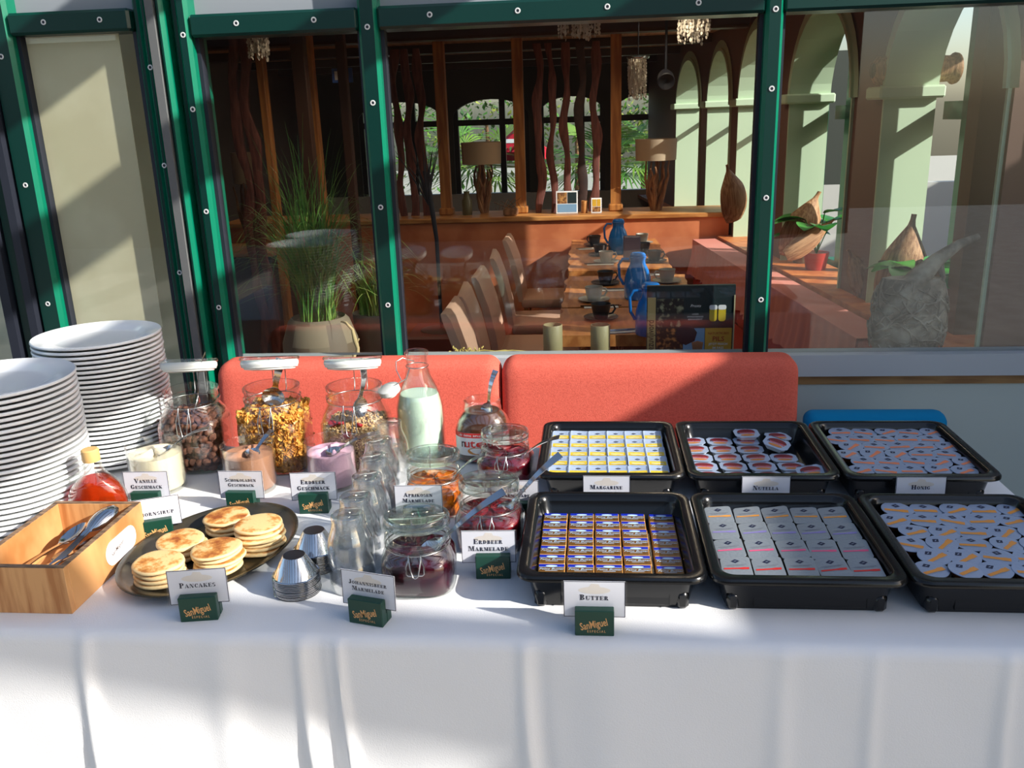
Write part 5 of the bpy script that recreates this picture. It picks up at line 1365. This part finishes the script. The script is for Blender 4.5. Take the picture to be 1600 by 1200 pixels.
b.build('white_lettering', white_print, yb, 0)
b = MB()
for dx in (-.018, .012): b.rings([[(w_ - .055 + dx + p[0], q, h * .60 + p[1]) for p in [(x_, y_) for x_, y_, _ in rrect(-.0125, .0125, -.026, .026, .01, 0)]] for q in (-.0022, 0)][::-1])
b.build('beer_picture', M('beer_yellow_print', (216, 188, 44), .5), t, 0)
b = MB()
for dx in (-.018, .012): b.rings([[(w_ - .055 + dx + p[0], q, h * .60 + .022 + p[1]) for p in [(x_, y_) for x_, y_, _ in rrect(-.0135, .0135, -.007, .009, .006, 0)]] for q in (-.0026, -.0001)][::-1])
b.build('foam_picture', paper, t, 0)
b = MB(); add_text(b, 'Prosts', .014, FRONT @ Matrix.Translation((.165, h * .70, .0024)), shear=.3, bold=.01)
for i, s_ in enumerate(('UNSER', 'ERFRISCHENDES', 'BIERANGEBOT')): add_text(b, s_, .0075, FRONT @ Matrix.Translation((.165, h * .59 - i * .009, .0024)), bold=.01)
b.build('small_lettering', white_print, t, 0)
b = MB(); b.box(w_ - .004, w_, -.003, .02, 0, h * .86); b.build('pale_edge', M('pale_strip', (196, 186, 150), .6), t, 0)
# --- grass plant in patchwork pot, with a smaller grass beside it
grass_m = M('grass_blade', (72, 128, 50), .55, noise=(12, (128, 168, 76), .4, .62))
grass_y = M('grass_blade_light', (120, 158, 66), .55, noise=(12, (166, 180, 90), .4, .62))
potm = [M('patch_pot_%d' % i, c, .7) for i, c in enumerate(((128, 116, 96), (108, 94, 76), (142, 128, 106), (116, 104, 90)))]
def grass(base, n, H, spread, seed, mt, name='blades'):
    rr = random.Random(seed); b = MB()
    for k in range(n):
        a = rr.uniform(0, 2 * pi); L = H * rr.uniform(.55, 1.05); bend = rr.uniform(.2, 1.0) ** .8 * spread; w_ = rr.uniform(.0016, .0034)
        p = Vector((rr.uniform(-.06, .06), rr.uniform(-.05, .05), 0)); ca, sa = cos(a), sin(a); pts = []
        N = 9
        for q in range(N + 1):
            t = q / N; rad = bend * (t ** 1.6) * 1.0; z = L * (t - .78 * (bend / spread) ** 1.3 * t ** 2.8)
            pts.append(p + Vector((rad * ca, rad * sa, z)))
        side = Vector((-sa, ca, 0)); rs = [[x_ - side * w_ * (1 - .9 * (q / N) ** 2), x_ + side * w_ * (1 - .9 * (q / N) ** 2) , x_ + Vector((0, 0, .0006))] for q, x_ in enumerate(pts)]
        b.rings([[r_[0], r_[1]] for r_ in rs], closed=False, cap0=False, cap1=False)
    return b
PG = PY(502, 540, 3.32)
t = thing('potted_grass', 'tall arching green grass in a patchwork pot behind the left window pane', 'plant', (PG.x, 3.32, 0))
b = MB(); pr = [(.0001, .52), (.10, .52), (.135, .58), (.150, .66), (.148, .74), (.120, .82), (.105, .835), (.095, .82), (.0001, .80)]
b.lathe(pr, 36); rr = random.Random(2); b.m = [rr.choice((0, 1, 2, 3)) if i % 3 == 0 else b.m[i] for i in range(len(b.m))]
last = 0
for i in range(len(b.m)):
    if i % 3 == 0: last = rr.choice((0, 1, 2, 3))
    b.m[i] = last
b.build('patchwork_pot', potm, t, 40)
MB().box(-.16, .16, -.16, .16, 0, .519).build('stand', M('dark_stand', (60, 40, 34), .6), t, 0)
g = grass((0, 0, 0), 300, .92, .42, 5, grass_m).build('grass_blades', grass_m, t, 0, (0, 0, .82)); g['kind'] = 'stuff'
g = grass((0, 0, 0), 130, .55, .40, 6, grass_y).build('drooping_blades', grass_y, t, 0, (0, .02, .82)); g['kind'] = 'stuff'
PG = PY(585, 470, 3.55)
t = thing('potted_grass', 'lower yellow green grass in a small pot to the right of the tall grass', 'plant', (PG.x, 3.55, 0))
b = MB(); b.lathe([(.0001, .55), (.07, .55), (.09, .62), (.095, .80), (.085, .80), (.0001, .78)], 28); b.build('pot', potm[1], t, 40)
MB().box(-.12, .12, -.12, .12, 0, .549).build('stand', M('dark_stand2', (60, 40, 34), .6), t, 0)
g = grass((0, 0, 0), 130, .40, .24, 8, grass_y).build('grass_blades', grass_y, t, 0, (0, 0, .79)); g['kind'] = 'stuff'
# --- banquette along the right wall with frilled cover, palm sheaths, driftwood
skirt_m = M('rose_frill_cloth', (206, 130, 116), .9, bump=(300, .2))
t = thing('banquette', 'coral banquette along the right wall with frilled rose cover', 'bench', (0, 0, 0)); t.matrix_world = WM
def wbox(x0, x1, y0, y1, z0, z1, bev=0): return MB().box(x0, x1, y0, y1, z0, z1, bev=bev, seg=2 if bev else 1)
for i in range(5):
    wbox(-.46 + i * .56, .09 + i * .56, -.27, -.115, .40, .735, .03).build('back_cushion', coral, t, 40)
wbox(-.46, 2.34, -.72, -.28, .34, .44, .03).build('seat', M('dark_red_seat', (140, 34, 22), .8), t, 40)
wbox(-.46, 2.34, -.68, -.28, .0, .335).build('base', M('dark_red_base', (104, 28, 22), .7), t, 0)
b = MB(); N = 150; top, mid, bot = [], [], []
for i in range(N + 1):
    x = -.46 + 2.80 * i / N; f = .012 * sin(i * 1.35) + .006 * sin(i * .5)
    top.append((x, -.272, .738)); mid.append((x, -.282 + f * .5, .62)); bot.append((x, -.30 + f, .515 + .008 * sin(i * 1.1)))
b.rings([[(p_[0], -.12, .739) for p_ in top], top, mid, bot], closed=False, cap0=False, cap1=False); b.build('frilled_cover', skirt_m, t, 60)
husk_m = M('dried_palm_sheath', (190, 146, 104), .6, noise=(10, (146, 102, 66), .4, .6), stretch=(10, 10, .6), bump=(60, .7))
def husk(u, v, y, L, w_, rz, lean, curl, lab, z=None, hgt=1.0):
    """dried palm leaf sheath: boat-shaped shell tapering into a stalk"""
    p = PY(u, v, y); b = MB(); N = 18; K = 12; outer, inner = [], []
    for i in range(N + 1):
        t = i / N
        hw = w_ * (sin(pi * min(1, (t * .92 + .10)) ** .75) ** .8 if t < .62 else max(.10, sin(pi * min(1, (.62 * .92 + .10)) ** .75) ** .8 * (1 - (t - .62) / .38 * 1.15)))
        hw = max(hw, w_ * .10)
        ar = 2.2 + .9 * t
        cx_, cz = lean * L * t * t * .5, L * t
        o_, n_ = [], []
        for k in range(K + 1):
            a = -ar / 2 + ar * k / K
            o_.append((cx_ + hw * sin(a), -hw * cos(a) * curl + w_ * .3 * (1 - t), cz)); n_.append((cx_ + (hw - .006) * sin(a), -(hw - .006) * cos(a) * curl + w_ * .3 * (1 - t) + .003, cz))
        outer.append(o_ + n_[::-1])
    b.rings(outer)
    o = b.build('palm_sheath', husk_m, None, 60, (p.x, y, (p.z if z is None else z))); o.rotation_euler = rz
    return tag(o, lab, 'palm sheath', 'dried palm sheaths on the right window sill')
husk(1236, 402, 4.75, .36, .115, (0, .25, .3), .3, .7, 'boat-shaped dried palm sheath just right of the right green post')
husk(1228, 400, 4.6, .30, .06, (0, 1.05, .2), -.2, .6, 'long dried palm sheath lying slanted on the banquette back')
husk(1358, 465, 3.95, .24, .075, (0, -.25, .2), -.5, .7, 'short dried palm sheath with cut stalk leaning left by the green pier')
husk(1395, 490, 3.75, .42, .105, (.05, .10, -.2), .0, .75, 'largest upright dried palm sheath at the right window')
husk(1385, 500, 3.72, .40, .070, (0, .75, .1), .2, .7, 'dried palm sheath leaning right in front of the largest one')
husk(1150, 345, 5.45, .36, .11, (.1, -.25, .6), -.2, .6, 'pointed dried palm sheath at the counter end left of the right post')
b = MB(); b.lathe([(.030, 0), (.055, .02), (.060, .10), (.055, .22), (.050, .32), (.062, .335), (.060, .345), (.04, .34), (.04, .02), (.030, 0)], 20, mat=Matrix.Rotation(pi / 2, 4, 'Y'))
p = PY(1365, 90, 3.95); o = b.build('rolled_bark', husk_m, None, 50, (1.135, 3.86, 1.697)); o.rotation_euler = (0, 0, .15); tag(o, 'thick rolled bark lying on top of the green pier capital', 'bark roll')
# driftwood root ball close to the glass at the right
rootm = M('grey_root', (176, 168, 152), .85, noise=(14, (120, 112, 100), .4, .6), bump=(40, .8))
p = PY(1413, 552, 3.02); t = thing('driftwood_root', 'grey matted root ball with long driftwood arm behind the right pane', 'driftwood', (p.x, 3.02, SZ_))
b = MB(); rr = random.Random(12)
rs = []
for i in range(9):
    z = .26 * i / 8; r_ = .125 * (1 - .9 * abs(i / 8 - .45) ** 2.2); rs.append([(r_ * cos(2 * pi * k / 20) * rr.uniform(.93, 1.06), r_ * .5 * sin(2 * pi * k / 20) * rr.uniform(.93, 1.06), z) for k in range(20)])
b.rings(rs); b.build('root_ball', rootm, t, 40)
b = MB()
for k in range(90):
    a0 = rr.uniform(pi, 2 * pi); z0 = rr.uniform(.02, .24); pts = []
    da, dz = rr.uniform(-1.2, 1.2), rr.uniform(-.10, .10)
    for q in range(7):
        a = a0 + da * q / 6; z = min(.26, max(.008, z0 + dz * q / 6 + rr.uniform(-.008, .008))); r_ = .125 * (1 - .9 * abs(z / .26 - .45) ** 2.2) + .004
        pts.append((r_ * cos(a), r_ * .52 * sin(a), z))
    b.tube(pts, rr.uniform(.0015, .005), 5)
g = b.build('root_strands', rootm, t, 60); g['kind'] = 'stuff'
b = MB(); b.tube([(-.03, -.02, .20), (.02, -.02, .27), (.07, -.01, .32), (.14, 0, .37), (.20, 0, .395)], [.045, .036, .024, .016, .010], 10); b.tube([(.08, 0, .325), (.10, 0, .26), (.085, 0, .20)], [.014, .009, .006], 7)
b.build('driftwood_arm', rootm, t, 50)
p = PY(1500, 395, 3.22); b = MB(); rr = random.Random(31)
b.lathe([(.0001, -.028), (.05, -.028), (.058, 0), (.054, .024), (.0001, .026)], 20)
for k in range(24):
    a0 = rr.uniform(0, 6.3); b.tube([(.056 * cos(a0 + q * .25), .056 * sin(a0 + q * .25), -.02 + .04 * rr.random()) for q in range(6)], .003, 5)
# foliage plant at the right windows
leafm = M('glossy_leaf', (64, 150, 52), .35, noise=(8, (36, 104, 36), .4, .6))
def leaf(b, base, d, L, w_, fold=.25, mi=0):
    """one arched leaf with a midrib"""
    base, d = Vector(base), Vector(d).normalized(); s_ = d.cross(Vector((0, 0, 1)))
    s_ = s_.normalized() if s_.length > .01 else Vector((1, 0, 0)); n = s_.cross(d); rs = []
    for i in range(7):
        t = i / 6; c = base + d * L * t - Vector((0, 0, L * .35 * t * t)); hw = w_ * sin(pi * min(.999, t * .93 + .05)) ** .8
        rs.append([c - s_ * hw + n * hw * fold, c, c + s_ * hw + n * hw * fold])
    b.rings(rs, mi, False, False, closed=False)
def leafy(name, lab, loc, leaves, seed, potc, L=.16, H=.2):
    t = thing(name, lab, 'plant', loc); b = MB(); b.lathe([(.0001, 0), (.05, 0), (.065, .09), (.06, .09), (.0001, .08)], 24); b.build('pot', potc, t, 40)
    rr = random.Random(seed)
    for k in range(leaves):
        a = 2 * pi * k / leaves + rr.uniform(-.3, .3); q = rr.uniform(.3, 1); z = .09 + H * (1 - q * .5)
        tip = Vector((.05 * cos(a) * q * 2, .05 * sin(a) * q * 2, z))
        s_ = MB(); s_.tube([(0, 0, .08), (tip.x * .5, tip.y * .5, z * .7), tuple(tip)], .003, 5)
        leaf(s_, tip, (cos(a), sin(a), .35), L * rr.uniform(.8, 1.2), L * .42); s_.build('leaf', leafm, t, 60)
SL = .7525
def wl(s, d, z=SL): q = WM @ Vector((s, d, 0)); return (q.x, q.y, z)
leafy('leafy_plant', 'round-leaved green plant in red pot on the sill right of the right post', wl(.95, .07), 9, 3, M('red_pot', (170, 46, 38), .4), .16, .24)
leafy('leafy_plant', 'small spiky bright green plant on the sill beside the red pot plant', wl(1.18, .08), 10, 4, potm[0], .09, .10)
leafy('leafy_plant', 'bright green plant behind the largest palm sheath', wl(-.18, .08), 10, 6, potm[1], .16, .12)
# --- hanging shell chandeliers, exit sign, spotlight
shell = M('capiz_shell', (220, 214, 204), .25)
def chandelier(u, v0, v1, y, r, lab, seed):
    a, c = PY(u, v0, y), PY(u, v1, y); t = thing('shell_chandelier', lab, 'chandelier', (a.x, y, a.z)); H = a.z - c.z
    b = MB(); b.lathe([(r, 0), (r + .004, .006), (r + .004, .012), (r - .004, .012), (r - .004, 0), (r, 0)], 24); b.build('ring', wire_m, t, 40)
    b = MB(); b.tube([(0, 0, .01), (0, 0, CEZ - a.z - .001)], .003, 5); b.tube([(-r, 0, .008), (0, 0, .012), (r, 0, .008)], .002, 5); b.build('cord', dark_rubber, t, 60)
    rr = random.Random(seed); b = MB()
    for k in range(70):
        an = rr.uniform(0, 6.3); q = r * sqrt(rr.random()); L = H * rr.uniform(.55, 1); z = 0
        while z < L:
            s_ = rr.uniform(.006, .010); ro = rr.uniform(0, 6.3)
            m = at(q * cos(an), q * sin(an), -z - s_, rx=rr.uniform(-.3, .3), rz=ro)
            b.add([(s_ * .7 * cos(2 * pi * w2 / 6), 0, s_ * sin(2 * pi * w2 / 6)) for w2 in range(6)], [tuple(range(6))], 0, m); z += s_ * 2.0
    g = b.build('shell_strands', shell, t, 0); g['kind'] = 'stuff'
chandelier(997, 92, 155, 4.9, .055, 'hanging shell strand chandelier above the dining tables', 1)
chandelier(1085, 20, 66, 4.2, .07, 'shell chandelier at the upper edge left of the right post', 2)
chandelier(905, 24, 60, 4.4, .10, 'wide shell chandelier hanging above the wavy boards', 3)
chandelier(400, 40, 92, 4.2, .05, 'shell strand chandelier at the upper left pane', 4)
p = PY(535, 118, 6.6); t = thing('exit_sign', 'blue hanging sign with white arrow under the ceiling', 'sign', (p.x, 6.6, p.z))
MB().box(-.075, .075, -.01, .01, -.05, .05, bev=.003).build('panel', M('blue_sign', (40, 96, 190), .5), t, 20)
b = MB(); b.add([(.012, -.0105, -.03), (.028, -.0105, -.03), (.028, -.0105, .0), (.042, -.0105, .0), (.020, -.0105, .036), (-.002, -.0105, .0), (.012, -.0105, .0)], [tuple(range(7))]); b.box(-.055, -.02, -.0108, -.010, -.03, .03); b.build('white_arrow', white_print, t, 0)
MB().tube([(0, 0, .05), (0, 0, CEZ - p.z - .001)], .004, 6).build('rod', dark_rubber, t, 60)
p = PY(1040, 122, 5.2); t = thing('ceiling_speaker', 'round dark spotlight under the ceiling above the right lamp', 'spotlight', (p.x, 5.2, p.z))
b = MB(); b.lathe([(.0001, -.05), (.035, -.045), (.046, 0), (.048, .05), (.044, .055), (.0001, .03)], 24, mat=Matrix.Rotation(pi / 2 + .4, 4, 'X')); b.build('housing', dark_rubber, t, 40)
MB().tube([(0, 0, .04), (0, 0, CEZ - p.z - .001)], .008, 6).build('bracket', dark_rubber, t, 60)
glow = EMIT('warm_lamp_glow', (255, 190, 110), 12)
for i, (u, v, y) in enumerate(((892, 112, 5.6), (950, 112, 7.4), (1040, 86, 4.9), (1053, 70, 4.0), (500, 70, 4.0), (640, 70, 4.6), (420, 80, 6.2))):
    p = PY(u, v, y); t = thing('downlight', ['small warm ceiling lamp above the wavy boards', 'small warm ceiling lamp left of the right post', 'small warm ceiling lamp near the spotlight', 'small warm ceiling lamp near the shell chandelier', 'small warm ceiling lamp above the grass plant', 'small warm ceiling lamp above the standing lamp', 'small warm ceiling lamp at the left rear'][i], 'lamp', (p.x, y, CEZ))
    b = MB(); b.lathe([(.034, -.012), (.034, -.002), (.026, -.002), (.026, -.012), (.034, -.012)], 16); b.build('ring', brushed, t, 40)
    b = MB(); b.lathe([(.0001, -.006), (.025, -.006)], 16); b.build('bulb', glow, t, 0)
    ld_ = bpy.data.lights.new('downlight_lamp', 'SPOT'); ld_.energy = 9; ld_.color = (1, .80, .58); ld_.shadow_soft_size = .03; ld_.spot_size = radians(150); ld_.spot_blend = .6
    lo_ = bpy.data.objects.new('downlight_lamp', ld_); COL.objects.link(lo_); lo_.parent = t; lo_.location = (0, 0, -.02)
# --- beyond the far windows: palms, shrubs, parasols
fol = [M('garden_leaf_%d' % i, c, .6) for i, c in enumerate(((70, 122, 40), (112, 150, 52), (44, 88, 34), (150, 160, 70)))]
def shrub(x, y, w_, h, z0, lab, seed, n=900):
    t = thing('shrub', lab, 'shrub', (x, y, -.02)); rr = random.Random(seed); b = MB()
    for k in range(n):
        a, e = rr.uniform(0, 6.3), rr.uniform(-.9, 1.2); q = rr.uniform(.55, 1)
        c = Vector((w_ * q * cos(a) * cos(e), w_ * .6 * q * sin(a) * cos(e), z0 + h / 2 + h / 2 * q * sin(e))); s_ = rr.uniform(.03, .07)
        m = Matrix.Translation(c) @ Matrix.Rotation(rr.uniform(0, 6.3), 4, 'Z') @ Matrix.Rotation(rr.uniform(-1, 1), 4, 'X')
        b.add([(-s_ * .5, 0, 0), (0, -s_, 0), (s_ * .5, 0, 0), (0, s_, s_ * .2)], [(0, 1, 2, 3)], rr.choice((0, 0, 1, 2, 3)), m)
    g = b.build('foliage', fol, t, 0); g['kind'] = 'stuff'
    b = MB(); b.tube([(0, 0, 0), (.02, 0, z0 + h * .3), (0, .02, z0 + h * .6)], [.05, .04, .02], 8); b.build('trunk', drift, t, 60)
for i, (u, y, w_, h, z0, lab) in enumerate(((540, 12.5, .9, 2.2, .6, 'green garden tree seen behind the grass plant'), (380, 12.5, .8, 1.6, .9, 'green garden tree at the far left windows'), (760, 13.5, 1.2, 1.8, .5, 'leafy garden shrub behind the left counter lamp'), (900, 13.5, 1.1, 2.2, .2, 'leafy garden shrub behind the wavy boards'), (1005, 12.8, .8, 1.6, .3, 'light green garden shrub behind the right counter lamp'), (650, 14, 1.0, 2.0, .2, 'garden shrub behind the left wavy boards'))):
    shrub(PY(u, 200, y).x, y, w_, h, z0, lab, 50 + i)
def palm(x, y, h, lab, seed, L=.9, n=16):
    t = thing('fan_palm', lab, 'palm', (x, y, -.02)); rr = random.Random(seed)
    b = MB(); b.tube([(0, 0, 0), (.02, 0, h * .5), (0, 0, h)], [.08, .065, .06], 10); b.build('trunk', drift, t, 60)
    for k in range(n):
        a = 2 * pi * k / n + rr.uniform(-.2, .2); e = rr.uniform(-.3, .8); d = Vector((cos(a) * cos(e), sin(a) * cos(e), sin(e)))
        hub = Vector((0, 0, h)) + d * L * .45; m = MB(); m.tube([(0, 0, h), tuple(hub)], .008, 5)
        s_ = d.cross(Vector((0, 0, 1))).normalized(); up = s_.cross(d)
        for q in range(15):
            f = -1.15 + 2.3 * q / 14; dd = (d * cos(f) + s_ * sin(f)).normalized(); tip = hub + dd * L * .62 - Vector((0, 0, .10 * L)); sd_ = dd.cross(up).normalized() * .016
            m.add([hub, hub + dd * L * .3 + sd_, tip, hub + dd * L * .3 - sd_], [(0, 1, 2, 3)])
        m.build('palm_frond', fol[k % 2], t, 0)
palm(PY(750, 250, 11.2).x, 11.2, 1.05, 'fan palm outside behind the left counter lamp', 1, 1.1, 20)
palm(PY(945, 250, 11.6).x, 11.6, 1.0, 'fan palm outside behind the right post', 2, .9)
palm(PY(1040, 250, 12.0).x, 12.0, 1.1, 'fan palm outside beyond the far right window', 3, .9)
red_fab, white_fab = M('red_parasol_cloth', (200, 24, 50), .8), M('white_parasol_cloth', (240, 240, 240), .8)
def parasol(x, y, zt, r, lab):
    t = thing('parasol', lab, 'parasol', (x, y, -.02))
    MB().tube([(0, 0, 0), (0, 0, zt)], .022, 10).build('pole', white_fab, t, 60)
    b = MB(); n = 8; b.lathe([(.001, zt), (r * .55, zt - .16), (r, zt - .30)], n, 0); b.lathe([(r, zt - .30), (r * 1.0, zt - .40)], n, 0); b.lathe([(r * .56, zt - .155), (r * .7, zt - .20)], n, 1); b.build('canopy', [red_fab, white_fab], t, 0)
    MB().box(-.25, .25, -.25, .25, 0, .05).build('base', rail_grey, t, 0)
parasol(PY(812, 230, 11.0).x, 11.0, 1.50, .36, 'red and white parasol outside behind the middle post')
parasol(PY(370, 230, 10.8).x, 10.8, 1.62, .95, 'red and white parasol outside the far left window')
parasol(PY(470, 240, 11.5).x, 11.5, 1.58, .5, 'small red and white parasol outside behind the left wavy boards')

o = MB().box(-1.822, -1.50, 2.884, 2.888, .9, 1.95).build('roller_blind', M('cream_blind_cloth', (232, 222, 190), .85, noise=(3, (218, 206, 172), .4, .6)), None, 0); tag(o, 'cream roller blind behind the far left pane', 'blind')

# neighbouring house seen through the right windows
t = thing('neighbour_house', 'grey brown house with white framed windows outside the right windows', 'house', (7.0, 7.0, -.02))
brickm = M('grey_brown_brick', (112, 104, 96), .85, noise=(30, (90, 82, 76), .45, .55), stretch=(1, 1, 5))
MB().box(0, .3, -4.5, 5, 0, 2.5).build('wall', brickm, t, 0)
MB().prism([(-.4, -4.7), (.7, -4.7), (.7, 5.2), (-.4, 5.2)], 2.5, 2.6).build('roof', M('slate_roof', (70, 74, 80), .7), t, 0)
for y in (-3.6, -2.2, -.8, .8, 2.4, 4.0):
    f = MB().box(-.03, .0, y - .4, y + .4, 1.0, 2.1).build('window', white_fab, t, 0)
    MB().box(-.034, -.03, y - .34, y + .34, 1.06, 2.04).build('glass', M('dark_teal_glass%d' % int(y * 10), (40, 84, 82), .1), f, 0)
for i, (x, y) in enumerate(((4.6, 6.0), (5.2, 8.2), (5.6, 7.2))):
    shrub(x, y, .7, 1.3, .1, ['garden bush outside the right windows beside the green pier', 'garden bush outside the middle right windows', 'garden bush outside the farthest right windows'][i], 80 + i, 600)
